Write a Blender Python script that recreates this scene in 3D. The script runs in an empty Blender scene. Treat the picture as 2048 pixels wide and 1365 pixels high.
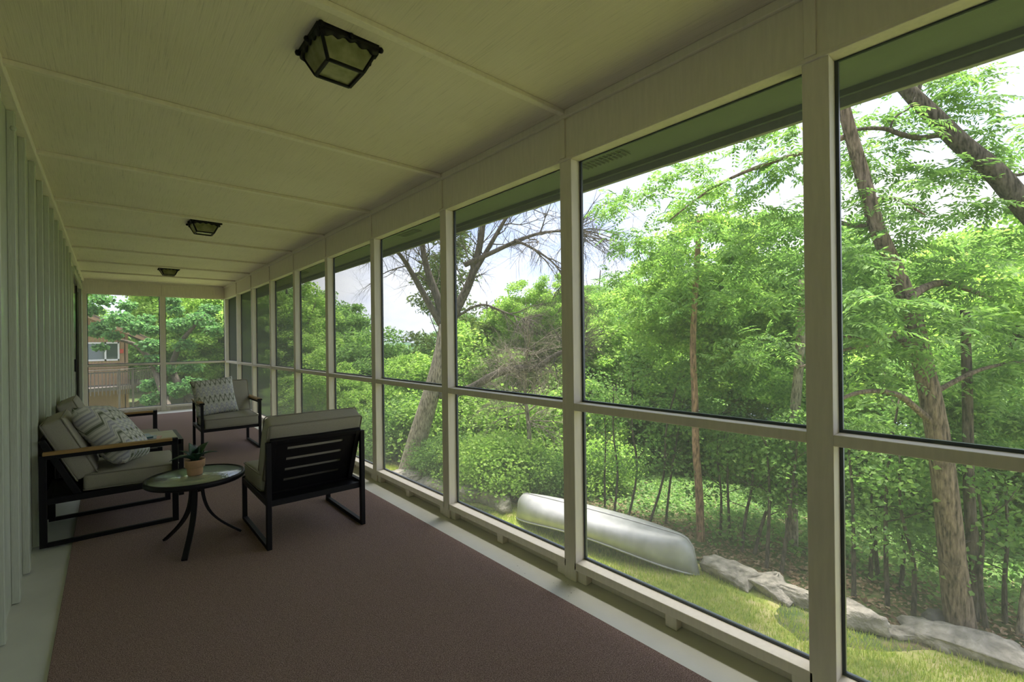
import bpy, bmesh, math, random
import numpy as np
from mathutils import Vector, Matrix
random.seed(7); RNG = np.random.default_rng(11)
SC = bpy.context.scene; COL = SC.collection
R = math.radians
# ------------------------------------------------------------------ camera
CAMH = 1.29
YAW, PITCH, ROLL, FPX = 0.7146, 0.0008, -0.0124, 929.89      # focal length in pixels of the 2048 frame
_f = np.array([math.sin(YAW)*math.cos(PITCH), math.cos(YAW)*math.cos(PITCH), math.sin(PITCH)])
_r0 = np.array([math.cos(YAW), -math.sin(YAW), 0.0]); _u0 = np.cross(_r0, _f)
_r = _r0*math.cos(ROLL) + _u0*math.sin(ROLL); _u = -_r0*math.sin(ROLL) + _u0*math.cos(ROLL)
CAM = np.array([0, 0, CAMH])
cd = bpy.data.cameras.new('camera'); cam = bpy.data.objects.new('camera', cd); COL.objects.link(cam)
cd.sensor_width = 36; cd.lens = FPX/2048*36; cd.clip_end = 5000; cd.clip_start = 0.02
cam.matrix_world = Matrix(((_r[0], _u[0], -_f[0], 0), (_r[1], _u[1], -_f[1], 0), (_r[2], _u[2], -_f[2], CAMH), (0, 0, 0, 1)))
SC.camera = cam
def at(px, py, d):                      # a measured direction and a distance along the view axis -> a point of the place
    return CAM + d*(_f + _r*(px-1024)/FPX - _u*(py-682.5)/FPX)
def atz(px, py, z):
    v = _f + _r*(px-1024)/FPX - _u*(py-682.5)/FPX
    return CAM + v*((z-CAMH)/v[2])
# ------------------------------------------------------------------ sky, sun, exposure
EXPOSURE, SKY, SUN = 3.45, .36, 3.0
vs = SC.view_settings; vs.view_transform = 'Standard'; vs.look = 'None'; vs.gamma = 1; vs.exposure = EXPOSURE
vs.use_curve_mapping = False
W = bpy.data.worlds.new('sky'); SC.world = W; W.use_nodes = True
nt = W.node_tree; nt.nodes.clear()
def wn(t, **k):
    n = nt.nodes.new(t)
    for a, b in k.items(): setattr(n, a, b)
    return n
tc = wn('ShaderNodeTexCoord'); mp = wn('ShaderNodeMapping'); mp.inputs['Scale'].default_value = (1, 1, 2.2)
no = wn('ShaderNodeTexNoise'); no.inputs['Scale'].default_value = 2.3; no.inputs['Detail'].default_value = 5; no.inputs['Roughness'].default_value = .55
cr = wn('ShaderNodeValToRGB'); cr.color_ramp.elements[0].position = .36; cr.color_ramp.elements[1].position = .58
cr.color_ramp.elements[0].color = (.50, .62, .92, 1); cr.color_ramp.elements[1].color = (.93, .95, 1.0, 1)
bg = wn('ShaderNodeBackground'); bg.inputs['Strength'].default_value = SKY; wo = wn('ShaderNodeOutputWorld')
nt.links.new(tc.outputs['Generated'], mp.inputs[0]); nt.links.new(mp.outputs[0], no.inputs[0])
nt.links.new(no.outputs[0], cr.inputs[0]); nt.links.new(cr.outputs[0], bg.inputs[0]); nt.links.new(bg.outputs[0], wo.inputs[0])
sd = bpy.data.lights.new('sun', 'SUN'); sd.energy = SUN; sd.angle = R(20); sd.color = (1, .96, .88)
so = bpy.data.objects.new('sun', sd); COL.objects.link(so)
so.rotation_euler = Vector((-0.24, -0.08, -0.97)).to_track_quat('-Z', 'Y').to_euler()   # light travels this way: high, from over the woods, through thin cloud
SC.cycles.use_denoising = True
SC.cycles.max_bounces = 10; SC.cycles.diffuse_bounces = 6; SC.cycles.transparent_max_bounces = 16; SC.cycles.transmission_bounces = 4
SC.cycles.sample_clamp_indirect = 6
# ------------------------------------------------------------------ materials
def lin(c): return tuple(((x/255)/12.92 if x/255 <= .04045 else ((x/255+.055)/1.055)**2.4) for x in c) + (1,)
class Mat:
    def __init__(s, name, col, rough=.6, metal=0, spec=.5):
        s.m = bpy.data.materials.new(name); s.m.use_nodes = True; s.t = s.m.node_tree
        s.b = s.t.nodes['Principled BSDF']; s.out = s.t.nodes['Material Output']
        s.b.inputs['Base Color'].default_value = (*col[:3], 1); s.b.inputs['Roughness'].default_value = rough
        s.b.inputs['Metallic'].default_value = metal; s.b.inputs['Specular IOR Level'].default_value = spec
    def n(s, t, **k):
        n = s.t.nodes.new(t)
        for a, b in k.items(): setattr(n, a, b)
        return n
    def l(s, a, b): s.t.links.new(a, b)
    def coord(s, scale=(1, 1, 1), obj=True):
        t = s.n('ShaderNodeTexCoord'); m = s.n('ShaderNodeMapping'); m.inputs['Scale'].default_value = scale
        s.l(t.outputs['Object'], m.inputs[0]); return m.outputs[0]
    def noise(s, vec, scale, detail=3, rough=.55):
        n = s.n('ShaderNodeTexNoise'); n.inputs['Scale'].default_value = scale; n.inputs['Detail'].default_value = detail
        n.inputs['Roughness'].default_value = rough; s.l(vec, n.inputs[0]); return n.outputs[0]
    def ramp(s, fac, stops, interp='LINEAR'):
        n = s.n('ShaderNodeValToRGB'); e = n.color_ramp.elements; n.color_ramp.interpolation = interp
        while len(e) < len(stops): e.new(.5)
        for i, (p, c) in enumerate(stops): e[i].position = p; e[i].color = (*c[:3], 1)
        s.l(fac, n.inputs[0]); return n.outputs[0]
    def color(s, o): s.l(o, s.b.inputs['Base Color']); return s
    def bump(s, h, strength=.3, dist=.01):
        b = s.n('ShaderNodeBump'); b.inputs['Strength'].default_value = strength; b.inputs['Distance'].default_value = dist
        s.l(h, b.inputs['Height']); s.l(b.outputs[0], s.b.inputs['Normal']); return s
def mul(c, k): return tuple(x*k for x in c[:3])
def noisy(name, col, rough=.6, scale=(1, 1, 1), ns=8, lo=.8, hi=1.1, bump=.15, dist=.004, metal=0, detail=4, spec=.4):
    m = Mat(name, col, rough, metal, spec); v = m.coord(scale); f = m.noise(v, ns, detail)
    m.color(m.ramp(f, [(.3, mul(col, lo)), (.7, mul(col, hi))])); m.bump(f, bump, dist); return m.m
CREAM = (.83, .765, .665)
M = {}
M['paint'] = noisy('cream_paint', CREAM, .55, (6, 6, .8), 9, .94, 1.03, .12, .002)
M['siding'] = noisy('sage_siding_paint', (.54, .57, .47), .27, (40, 40, 3), 5, .90, 1.04, .25, .003)
def ceil_mat():
    m = Mat('rough_sawn_ceiling_paint', CREAM, .7, 0, .3); v = m.coord((90, 2.2, 1)); f = m.noise(v, 2.2, 5, .6)
    v2 = m.coord((1, 1, 1)); g = m.noise(v2, 1.1, 4, .6)
    mx = m.n('ShaderNodeMath', operation='MULTIPLY'); m.l(f, mx.inputs[0])
    st = m.ramp(g, [(.45, (.85, .85, .85)), (.68, (1, 1, 1))]); m.l(st, mx.inputs[1])
    c = m.ramp(f, [(.30, mul(CREAM, .78)), (.42, mul(CREAM, .95)), (.7, CREAM)])
    d = m.n('ShaderNodeMix', data_type='RGBA', blend_type='MULTIPLY'); d.inputs[0].default_value = 1
    m.l(c, d.inputs[6]); m.l(m.ramp(g, [(.3, (.90, .89, .86)), (.7, (1, 1, 1))]), d.inputs[7])
    m.color(d.outputs[2]); m.bump(f, .5, .003); return m.m
M['ceiling'] = ceil_mat()
def concrete():
    m = Mat('painted_concrete', (.60, .60, .52), .42); v = m.coord(); f = m.noise(v, 3, 6, .6); g = m.noise(v, 60, 2)
    m.color(m.ramp(f, [(.3, (.60, .595, .535)), (.65, (.68, .675, .61))])); m.bump(g, .08, .002); return m.m
M['floor'] = concrete()
def carpet():
    m = Mat('brown_carpet', (.12, .07, .06), .95, 0, .1); v = m.coord(); f = m.noise(v, 260, 3, .7); g = m.noise(v, 5, 3)
    m.color(m.ramp(f, [(.32, (.10, .064, .053)), (.5, (.28, .19, .162)), (.68, (.52, .38, .33))]))
    ad = m.n('ShaderNodeMath', operation='MULTIPLY_ADD'); m.l(g, ad.inputs[0]); ad.inputs[1].default_value = .4; m.l(f, ad.inputs[2])
    m.bump(ad.outputs[0], .8, .006); return m.m
M['carpet'] = carpet()
M['black'] = noisy('black_powder_coat', (.007, .0065, .0075), .5, (1, 1, 1), 300, .8, 1.3, .08, .001, spec=.25)
M['spline'] = Mat('dark_screen_spline', (.05, .065, .08), .35).m
M['soffit'] = noisy('green_soffit_paint', (.06, .085, .062), .6, (4, 1, 4), 8, .85, 1.1, .1, .003)
M['fascia'] = noisy('grey_fascia_paint', (.16, .175, .16), .6, (1, 6, 6), 8, .85, 1.1)
M['dark'] = Mat('vent_black', (.01, .012, .01), .9).m
def wood():
    m = Mat('oiled_teak', (.33, .19, .06), .5); v = m.coord((30, 2, 30)); f = m.noise(v, 3, 4)
    m.color(m.ramp(f, [(.3, (.26, .145, .045)), (.7, (.42, .26, .09))])); m.bump(f, .1, .001); return m.m
M['teak'] = wood()
M['tabletop'] = noisy('pale_washed_wood', (.40, .38, .24), .5, (3, 30, 30), 3, .85, 1.08, .1, .001)
def fabric(name, col):
    m = Mat(name, col, .9, 0, .15); v = m.coord(); f = m.noise(v, 420, 2); g = m.noise(v, 6, 4)
    m.color(m.ramp(f, [(.3, mul(col, .82)), (.7, mul(col, 1.1))]))
    ad = m.n('ShaderNodeMath', operation='MULTIPLY_ADD'); m.l(g, ad.inputs[0]); ad.inputs[1].default_value = 4.0; m.l(f, ad.inputs[2])
    m.bump(ad.outputs[0], .35, .006); return m.m
M['cushion'] = fabric('taupe_cushion_fabric', (.37, .345, .285))
M['piping'] = fabric('taupe_piping', (.29, .27, .22))
def pillow_mat(name, rows, cols, amp, hexy, off):
    m = Mat(name, (.6, .6, .55), .9, 0, .1)
    t = m.n('ShaderNodeTexCoord'); s = m.n('ShaderNodeSeparateXYZ'); m.l(t.outputs['Object'], s.inputs[0])
    def mt(op, a, b=None, c=None):
        n = m.n('ShaderNodeMath', operation=op)
        for i, q in enumerate((a, b, c)):
            if q is None: continue
            if isinstance(q, (int, float)): n.inputs[i].default_value = q
            else: m.l(q, n.inputs[i])
        return n.outputs[0]
    ph = mt('MULTIPLY', s.outputs[0], cols*2*math.pi/.46)
    w = mt('SINE', ph)
    w = mt('MULTIPLY', w, hexy); w = mt('MINIMUM', mt('MAXIMUM', w, -1.0), 1.0)
    r = mt('MULTIPLY_ADD', s.outputs[1], rows/.46, off)
    r = mt('MULTIPLY_ADD', w, amp, r)
    fr = mt('FRACT', r)
    C, G, O, L = (.62, .61, .56), (.40, .40, .38), (.15, .16, .115), (.37, .36, .41)
    stops = [(0, O), (.03, (.40, .40, .35)), (.10, C), (.20, G), (.24, C), (.36, L), (.41, (.52, .52, .55)), (.52, L), (.57, C), (.70, (.46, .46, .42)), (.75, C), (.88, (.40, .40, .35)), (.96, O)]
    if rows > 2.2: stops = [(0, O), (.05, (.40, .40, .35)), (.11, C), (.20, G), (.28, C), (.37, L), (.44, (.52, .52, .55)), (.53, L), (.60, C), (.70, (.44, .44, .40)), (.78, C), (.89, (.40, .40, .35)), (.95, O)]
    c = m.ramp(fr, stops, 'CONSTANT'); m.color(c)
    m.bump(m.noise(m.coord(), 300, 2), .3, .003); return m.m
M['pillow_a'] = pillow_mat('wave_pattern_fabric', 2.1, 8.5, .15, 1.25, .2)
M['pillow_b'] = pillow_mat('hexagon_wave_fabric', 2.6, 5.5, .20, 1.7, .45)
M['terracotta'] = noisy('terracotta', (.64, .38, .23), .7, (1, 1, 1), 30, .9, 1.06, .05, .001)
M['soil'] = noisy('potting_soil', (.03, .02, .015), .95, (1, 1, 1), 120, .5, 1.5, .5, .005)
def snake():
    m = Mat('snake_plant_leaf', (.02, .06, .03), .35); v = m.coord((1, 1, 1)); f = m.noise(v, 60, 3)
    m.color(m.ramp(f, [(.35, (.012, .04, .022)), (.7, (.035, .10, .05))])); return m.m
M['snake'] = snake(); M['snake_edge'] = Mat('snake_plant_edge', (.10, .17, .06), .5).m
def tglass():
    m = Mat('textured_table_glass', (.27, .32, .25), .16, 0, .7); v = m.coord(); f = m.noise(v, 38, 2, .5)
    m.bump(f, .55, .008); m.b.inputs['Transmission Weight'].default_value = .25; return m.m
M['tglass'] = tglass()
def lglass():
    m = Mat('seedy_lamp_glass', (.24, .24, .11), .25, 0, .5); f = m.noise(m.coord(), 40, 2); m.bump(f, .3, .004)
    m.color(m.ramp(m.noise(m.coord(), 14, 2), [(.3, (.14, .15, .05)), (.7, (.30, .29, .15))])); return m.m
M['lglass'] = lglass()
def screen_mat():                       # woven insect mesh: how much a wire grid covers depends on the angle it is seen at
    m = Mat('charcoal_insect_mesh', (.11, .115, .10), .8); t = m.t
    a = .165
    g = m.n('ShaderNodeNewGeometry'); dp = m.n('ShaderNodeVectorMath', operation='DOT_PRODUCT')
    m.l(g.outputs['Incoming'], dp.inputs[0]); m.l(g.outputs['Normal'], dp.inputs[1])
    ab = m.n('ShaderNodeMath', operation='ABSOLUTE'); m.l(dp.outputs['Value'], ab.inputs[0])
    mx = m.n('ShaderNodeMath', operation='MAXIMUM'); m.l(ab.outputs[0], mx.inputs[0]); mx.inputs[1].default_value = .02
    dv = m.n('ShaderNodeMath', operation='DIVIDE'); dv.inputs[0].default_value = a; m.l(mx.outputs[0], dv.inputs[1])
    sb = m.n('ShaderNodeMath', operation='SUBTRACT', use_clamp=True); sb.inputs[0].default_value = 1; m.l(dv.outputs[0], sb.inputs[1])
    ml = m.n('ShaderNodeMath', operation='MULTIPLY'); m.l(sb.outputs[0], ml.inputs[0]); ml.inputs[1].default_value = 1-a
    tr = m.n('ShaderNodeBsdfTransparent'); df = m.n('ShaderNodeBsdfDiffuse'); df.inputs[0].default_value = (.105, .108, .098, 1); tw = m.n('ShaderNodeBsdfTranslucent'); tw.inputs[0].default_value = (.105, .108, .098, 1); wx = m.n('ShaderNodeMixShader'); wx.inputs[0].default_value = .5; m.l(df.outputs[0], wx.inputs[1]); m.l(tw.outputs[0], wx.inputs[2])
    ms = m.n('ShaderNodeMixShader'); m.l(ml.outputs[0], ms.inputs[0]); m.l(wx.outputs[0], ms.inputs[1]); m.l(tr.outputs[0], ms.inputs[2])
    m.l(ms.outputs[0], m.out.inputs[0]); t.nodes.remove(m.b); return m.m
M['screen'] = screen_mat()
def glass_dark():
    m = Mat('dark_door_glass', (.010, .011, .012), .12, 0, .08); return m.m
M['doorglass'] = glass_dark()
M['doorframe'] = Mat('bronze_door_frame', (.03, .022, .02), .4).m
M['alu'] = noisy('weathered_aluminium', (.36, .36, .355), .5, (1, 1, 1), 5, .80, 1.1, .12, .01, metal=.4)
M['rock'] = noisy('grey_limestone', (.31, .28, .235), .9, (1, 1, 1), 7, .45, 1.35, 1.0, .08, detail=8)
M['rockdark'] = noisy('dark_lichened_rock', (.08, .075, .065), .9, (1, 1, 1), 5, .6, 1.3, .8, .05, detail=8)
def bark(name, col):
    m = Mat(name, col, .95, 0, .1); v = m.coord((7, 7, 1.5)); f = m.noise(v, 4.5, 6, .65)
    m.color(m.ramp(f, [(.36, mul(col, .25)), (.5, col), (.66, mul(col, 1.7))])); m.bump(f, .9, .03); return m.m
M['bark'] = bark('furrowed_bark', (.15, .115, .085)); M['palebark'] = bark('pale_bark', (.34, .29, .23))
M['redbark'] = bark('reddish_bark', (.27, .17, .11)); M['deadbark'] = bark('grey_dead_wood', (.13, .11, .092))
M['darkbark'] = bark('dark_bark', (.09, .075, .06))
def leafmat(name, c0, c1, c2, trans=.55):
    m = Mat(name, c1, .55, 0, .25)
    g = m.n('ShaderNodeNewGeometry'); c = m.ramp(g.outputs['Random Per Island'], [(0, c0), (.5, c1), (1, c2)])
    m.color(c)
    tl = m.n('ShaderNodeBsdfTranslucent'); hs = m.n('ShaderNodeHueSaturation'); hs.inputs['Value'].default_value = 1.25; hs.inputs['Saturation'].default_value = 1.1
    m.l(c, hs.inputs['Color']); m.l(hs.outputs[0], tl.inputs[0])
    ms = m.n('ShaderNodeMixShader'); ms.inputs[0].default_value = trans; m.l(m.b.outputs[0], ms.inputs[1]); m.l(tl.outputs[0], ms.inputs[2])
    m.l(ms.outputs[0], m.out.inputs[0]); return m.m
M['leaf_walnut'] = leafmat('walnut_leaf', (.10, .20, .05), (.17, .30, .08), (.28, .43, .125))
M['leaf_oak'] = leafmat('oak_leaf', (.10, .20, .055), (.17, .30, .085), (.27, .41, .125))
M['leaf_bright'] = leafmat('lime_leaf', (.20, .35, .075), (.29, .45, .11), (.40, .55, .15))
M['leaf_deep'] = leafmat('deep_green_leaf', (.06, .15, .05), (.11, .23, .08), (.18, .32, .11))
M['leaf_cedar'] = leafmat('cedar_spray', (.09, .14, .035), (.15, .21, .055), (.22, .29, .08), .25)
M['grassblade'] = leafmat('lawn_grass', (.24, .36, .04), (.38, .48, .07), (.55, .52, .16), .4)
def ground(name, a, b, c, sc):
    m = Mat(name, b, .95, 0, .1); v = m.coord(); f = m.noise(v, sc, 8, .65); g = m.noise(v, sc*.16, 3)
    ad = m.n('ShaderNodeMath', operation='MULTIPLY_ADD'); m.l(g, ad.inputs[0]); ad.inputs[1].default_value = .6; 
    sb = m.n('ShaderNodeMath', operation='SUBTRACT'); m.l(f, sb.inputs[0]); sb.inputs[1].default_value = .3; m.l(sb.outputs[0], ad.inputs[2])
    m.color(m.ramp(ad.outputs[0], [(.35, a), (.5, b), (.65, c)])); m.bump(f, .8, .05); return m.m
M['lawn'] = ground('lawn_soil_and_grass', (.20, .26, .05), (.32, .36, .08), (.42, .38, .17), 6)
M['woods'] = ground('leaf_litter_floor', (.05, .085, .025), (.09, .11, .04), (.19, .15, .09), 5)
M['deadleaf'] = leafmat('dead_leaf', (.16, .10, .06), (.27, .18, .11), (.38, .28, .19), .2)
M['hill'] = ground('hazed_wooded_hill', (.07, .13, .09), (.11, .18, .12), (.16, .23, .16), .03)  # distance haze put into the colour: greens greyed and turned bluish
M['water'] = Mat('lake_water', (.22, .30, .36), .18, 0, .6).m
M['cedarwall'] = noisy('orange_stained_siding', (.33, .205, .11), .7, (8, 8, 1), 3, .85, 1.1)
M['cedarfascia'] = noisy('orange_fascia', (.30, .19, .115), .7, (3, 3, 3), 3, .85, 1.1)
M['shingle'] = noisy('brown_shingle', (.13, .10, .08), .9, (3, 3, 3), 8, .7, 1.2)
M['oldwood'] = noisy('grey_weathered_wood', (.13, .11, .095), .85, (6, 6, 1), 5, .6, 1.25)
M['whiteframe'] = Mat('white_window_frame', (.7, .7, .68), .5).m
M['houseglass'] = Mat('reflective_window_glass', (.05, .08, .06), .05, 0, .9).m
M['red'] = Mat('red_sign', (.5, .06, .03), .5).m
M['teal'] = Mat('teal_cover', (.045, .14, .16), .4).m; M['orangecover'] = Mat('orange_cover', (.38, .13, .05), .4).m
M['pages'] = Mat('paper_pages', (.6, .58, .52), .8).m; M['bluecover'] = Mat('slate_cover', (.10, .12, .15), .4).m
# ------------------------------------------------------------------ mesh builders
class MB:
    def __init__(s): s.v = []; s.f = []; s.sm = []
    def add(s, V, F, smooth=False):
        o = len(s.v); s.v += [tuple(map(float, p)) for p in V]; s.f += [tuple(i+o for i in f) for f in F]; s.sm += [smooth]*len(F); return s
    def box(s, a, b, Mx=None):
        (x0, y0, z0), (x1, y1, z1) = a, b
        V = [(x0, y0, z0), (x1, y0, z0), (x1, y1, z0), (x0, y1, z0), (x0, y0, z1), (x1, y0, z1), (x1, y1, z1), (x0, y1, z1)]
        if Mx is not None: V = [tuple(Mx @ Vector(p)) for p in V]
        return s.add(V, [(0, 3, 2, 1), (4, 5, 6, 7), (0, 1, 5, 4), (1, 2, 6, 5), (2, 3, 7, 6), (3, 0, 4, 7)])
    def bar(s, p, q, w, h, up=(0, 0, 1)):      # rectangular bar between two points
        p, q = Vector(p), Vector(q); d = (q-p).normalized(); u = Vector(up)
        if abs(d.dot(u)) > .97: u = Vector((0, 1, 0))
        x = d.cross(u).normalized(); u = x.cross(d).normalized(); V = []
        for c in (p, q):
            for a, b in ((-1, -1), (1, -1), (1, 1), (-1, 1)): V.append(c+x*(a*w/2)+u*(b*h/2))
        return s.add(V, [(0, 1, 2, 3), (7, 6, 5, 4), (0, 4, 5, 1), (1, 5, 6, 2), (2, 6, 7, 3), (3, 7, 4, 0)])
    def tube(s, pts, rad, n=10, closed=False, smooth=True, flat=None):
        P = [Vector(p) for p in pts]; N = len(P); rad = [rad]*N if isinstance(rad, (int, float)) else rad
        V = []; up = None
        for i in range(N):
            a = P[i-1] if (i > 0 or closed) else P[i]; b = P[(i+1) % N] if (i < N-1 or closed) else P[i]
            t = (b-a).normalized()
            if up is None: up = t.orthogonal().normalized()
            up = (up - t*up.dot(t)).normalized(); sd_ = t.cross(up)
            for k in range(n):
                an = 2*math.pi*k/n; V.append(P[i] + (up*math.cos(an)+sd_*math.sin(an))*rad[i])
        F = []
        for i in range(N if closed else N-1):
            j = (i+1) % N
            for k in range(n): F.append((i*n+k, i*n+(k+1) % n, j*n+(k+1) % n, j*n+k))
        if not closed: F += [tuple(range(n))[::-1], tuple((N-1)*n+k for k in range(n))]
        return s.add(V, F, smooth)
    def lathe(s, prof, n=32, c=(0, 0, 0), smooth=True):
        V = []; F = []; m = len(prof)
        for k in range(n):
            an = 2*math.pi*k/n
            for r, z in prof: V.append((c[0]+r*math.cos(an), c[1]+r*math.sin(an), c[2]+z))
        for k in range(n):
            j = (k+1) % n
            for i in range(m-1): F.append((k*m+i, j*m+i, j*m+i+1, k*m+i+1))
        return s.add(V, F, smooth)
    def mesh(s, name, mat):
        me = bpy.data.meshes.new(name); me.from_pydata(s.v, [], s.f)
        for x in (mat if isinstance(mat, (list, tuple)) else [mat]): me.materials.append(x)
        me.polygons.foreach_set('use_smooth', s.sm); me.update(); return me
    def build(s, name, mat, parent=None, bevel=0, seg=2):
        o = bpy.data.objects.new(name, s.mesh(name, mat)); COL.objects.link(o)
        if parent is not None: o.parent = parent
        if bevel:
            b = o.modifiers.new('bevel', 'BEVEL'); b.width = bevel; b.segments = seg; b.limit_method = 'ANGLE'
        return o
def tag(o, label=None, cat=None, group=None, kind=None):
    for k, v in (('label', label), ('category', cat), ('group', group), ('kind', kind)):
        if v: o[k] = v
    return o
def empty(name, loc=(0, 0, 0), rz=0, label=None, cat=None, group=None, kind=None, parent=None):
    o = bpy.data.objects.new(name, None); COL.objects.link(o); o.location = loc; o.rotation_euler = (0, 0, rz); o.empty_display_size = .1
    if parent is not None: o.parent = parent
    return tag(o, label, cat, group, kind)
def np_mesh(name, V, F, mat, smooth=False):
    me = bpy.data.meshes.new(name); V = np.ascontiguousarray(V, dtype=np.float32); F = np.ascontiguousarray(F, dtype=np.int32); k = F.shape[1]
    me.vertices.add(len(V)); me.vertices.foreach_set('co', V.ravel()); me.loops.add(F.size); me.loops.foreach_set('vertex_index', F.ravel())
    me.polygons.add(len(F)); me.polygons.foreach_set('loop_start', np.arange(0, F.size, k, dtype=np.int32))
    me.polygons.foreach_set('use_smooth', np.full(len(F), smooth)); me.update(calc_edges=True); me.materials.append(mat); return me
def link(name, me, parent=None, loc=None):
    o = bpy.data.objects.new(name, me); COL.objects.link(o)
    if parent is not None: o.parent = parent
    if loc is not None: o.location = loc
    return o
def box(name, a, b, mat, parent=None, bevel=.003): return MB().box(a, b).build(name, mat, parent, bevel)
# ------------------------------------------------------------------ the porch
XF, XO = 1.869, 1.869+.083; ZT, ZC = 2.262, 2.525; XL = -.378; BAY = 1.2192; PW = .082; YB = 11.45; YN = -3.178
PY = {k: .4797+(k-1)*BAY+(.045 if k == 1 else 0) for k in range(-2, 11)}
fl = box('floor', (XL-.1, YN-.1, -.16), (XO+.06, YB+.16, 0), M['floor'], None, 0); tag(fl, kind='structure')
fw = MB().box((XO-.03, YN-.05, -2.75), (XO+.03, YB+.1, -.16)).box((XL, YB+.04, -2.75), (XO, YB+.1, -.16)).build('light_block_skirt', M['rock'], fl)  # unseen skirt added below the floor to block light from underneath
rug = MB().box((-.19, YN+.3, .0005), (1.69, 10.92, .011)).build('rug', M['carpet'], None, .003)
tag(rug, 'long brown carpet runner covering the middle of the porch floor', 'rug')
# ceiling, its battens and crown strips
ce = MB().box((XL-.06, YN-.1, ZC), (XO+.05, YB+.1, ZC+.03)).build('ceiling', M['ceiling']); tag(ce, kind='structure')
for k in range(-1, 10):
    box('ceiling_batten', (XL+.02, PY[k]-.018, ZC-.024), (XF-.018, PY[k]+.018, ZC), M['paint'], ce, .004)
box('crown_strip', (XF-.020, YN, ZC-.040), (XF, YB, ZC), M['paint'], ce, .004)
box('crown_strip', (XL-.002, YN, ZC-.045), (-.330, YB, ZC), M['paint'], ce, .004)
roof_block = MB().box((-6, YN-.5, ZC+.05), (2.66, YB+.6, ZC+.30)).build('roof', M['shingle']); tag(roof_block, kind='structure')  # unseen slab added above the ceiling to stop light leaking in
so_ = empty('trim_1', kind='structure')
SX, SZ = 2.60, 2.44
box('soffit', (XO+.02, YN-.5, SZ), (SX, YB+.6, SZ+.02), M['soffit'], so_, 0)
box('fascia_board', (SX, YN-.5, SZ-.075), (SX+.03, YB+.6, SZ+.12), M['fascia'], so_, .004)
box('drip_strip', (SX-.02, YN-.5, SZ-.03), (SX, YB+.6, SZ), M['soffit'], so_, 0)
box('outer_header', (XO+.005, YN-.1, ZT+.0), (XO+.025, YB+.1, ZC+.05), M['soffit'], so_, 0)
for vy in (1.84, 4.36, 7.9):
    v = MB()
    v.box((2.29, vy-.16, SZ-.006), (2.43, vy+.16, SZ))
    o = v.build('soffit_vent', M['dark'], so_)
    s = MB()
    for i in range(11): s.box((2.285, vy-.165+i*.033-.004, SZ-.011), (2.435, vy-.165+i*.033+.004, SZ-.005))
    s.box((2.355, vy-.17, SZ-.011), (2.365, vy+.17, SZ-.005)); s.build('vent_louvre', M['soffit'], o)
# left wall, board and batten
wl = MB().box((XL-.10, YN-.1, 0), (XL, 8.66, ZC)).box((XL-.10, 11.06, 0), (XL, YB+.1, ZC)).box((XL-.10, 8.66, 2.32), (XL, 11.06, ZC)).build('wall_left', M['siding'])
tag(wl, kind='structure')
bys = [2.96, 3.40, 3.79, 4.24, 4.70, 5.15, 5.60, 6.09, 6.60, 7.05, 7.57, 8.06] + [2.96-.43*i for i in range(1, 14)] + [11.28]
for y in bys:
    w = .045 + random.uniform(-.004, .004); zb = random.uniform(.004, .02)
    box('batten', (XL, y, zb), (XL+.030, y+w, ZC-.045), M['siding'], wl, .003)
for y in (9.35, 9.85, 10.35, 10.8): box('batten', (XL, y, 2.40), (XL+.030, y+.045, ZC-.045), M['siding'], wl, .003)
dr = empty('door_1', kind='structure')
box('door_frame', (XL-.02, 8.62, 0), (XL+.022, 8.69, 2.38), M['siding'], dr); box('door_frame', (XL-.02, 11.04, 0), (XL+.028, 11.13, 2.38), M['siding'], dr)
box('door_frame', (XL-.02, 8.69, 2.30), (XL+.036, 11.04, 2.38), M['siding'], dr)
box('door_track', (XL-.06, 8.69, 0), (XL+.004, 11.04, .04), M['doorframe'], dr)
for i, (a, b) in enumerate(((8.69, 9.88), (9.86, 11.04))):
    p = empty('sliding_panel', parent=dr); x = XL+.008-.03*i
    s = MB().box((x-.02, a, .04), (x+.01, a+.06, 2.30)).box((x-.02, b-.06, .04), (x+.01, b, 2.30)).box((x-.02, a, .04), (x+.01, b, .12)).box((x-.02, a, 2.23), (x+.01, b, 2.30))
    s.build('stile', M['doorframe'], p); box('glass_pane', (x-.008, a+.06, .12), (x-.004, b-.06, 2.23), M['doorglass'], p, 0)
box('door_handle', (XL+.018, 8.71, .95), (XL+.04, 8.74, 1.12), M['black'], dr)
box('wall_void', (XL-.45, 8.7, 0), (XL-.43, 11.2, ZC), M['doorglass'], dr, 0)
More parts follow.
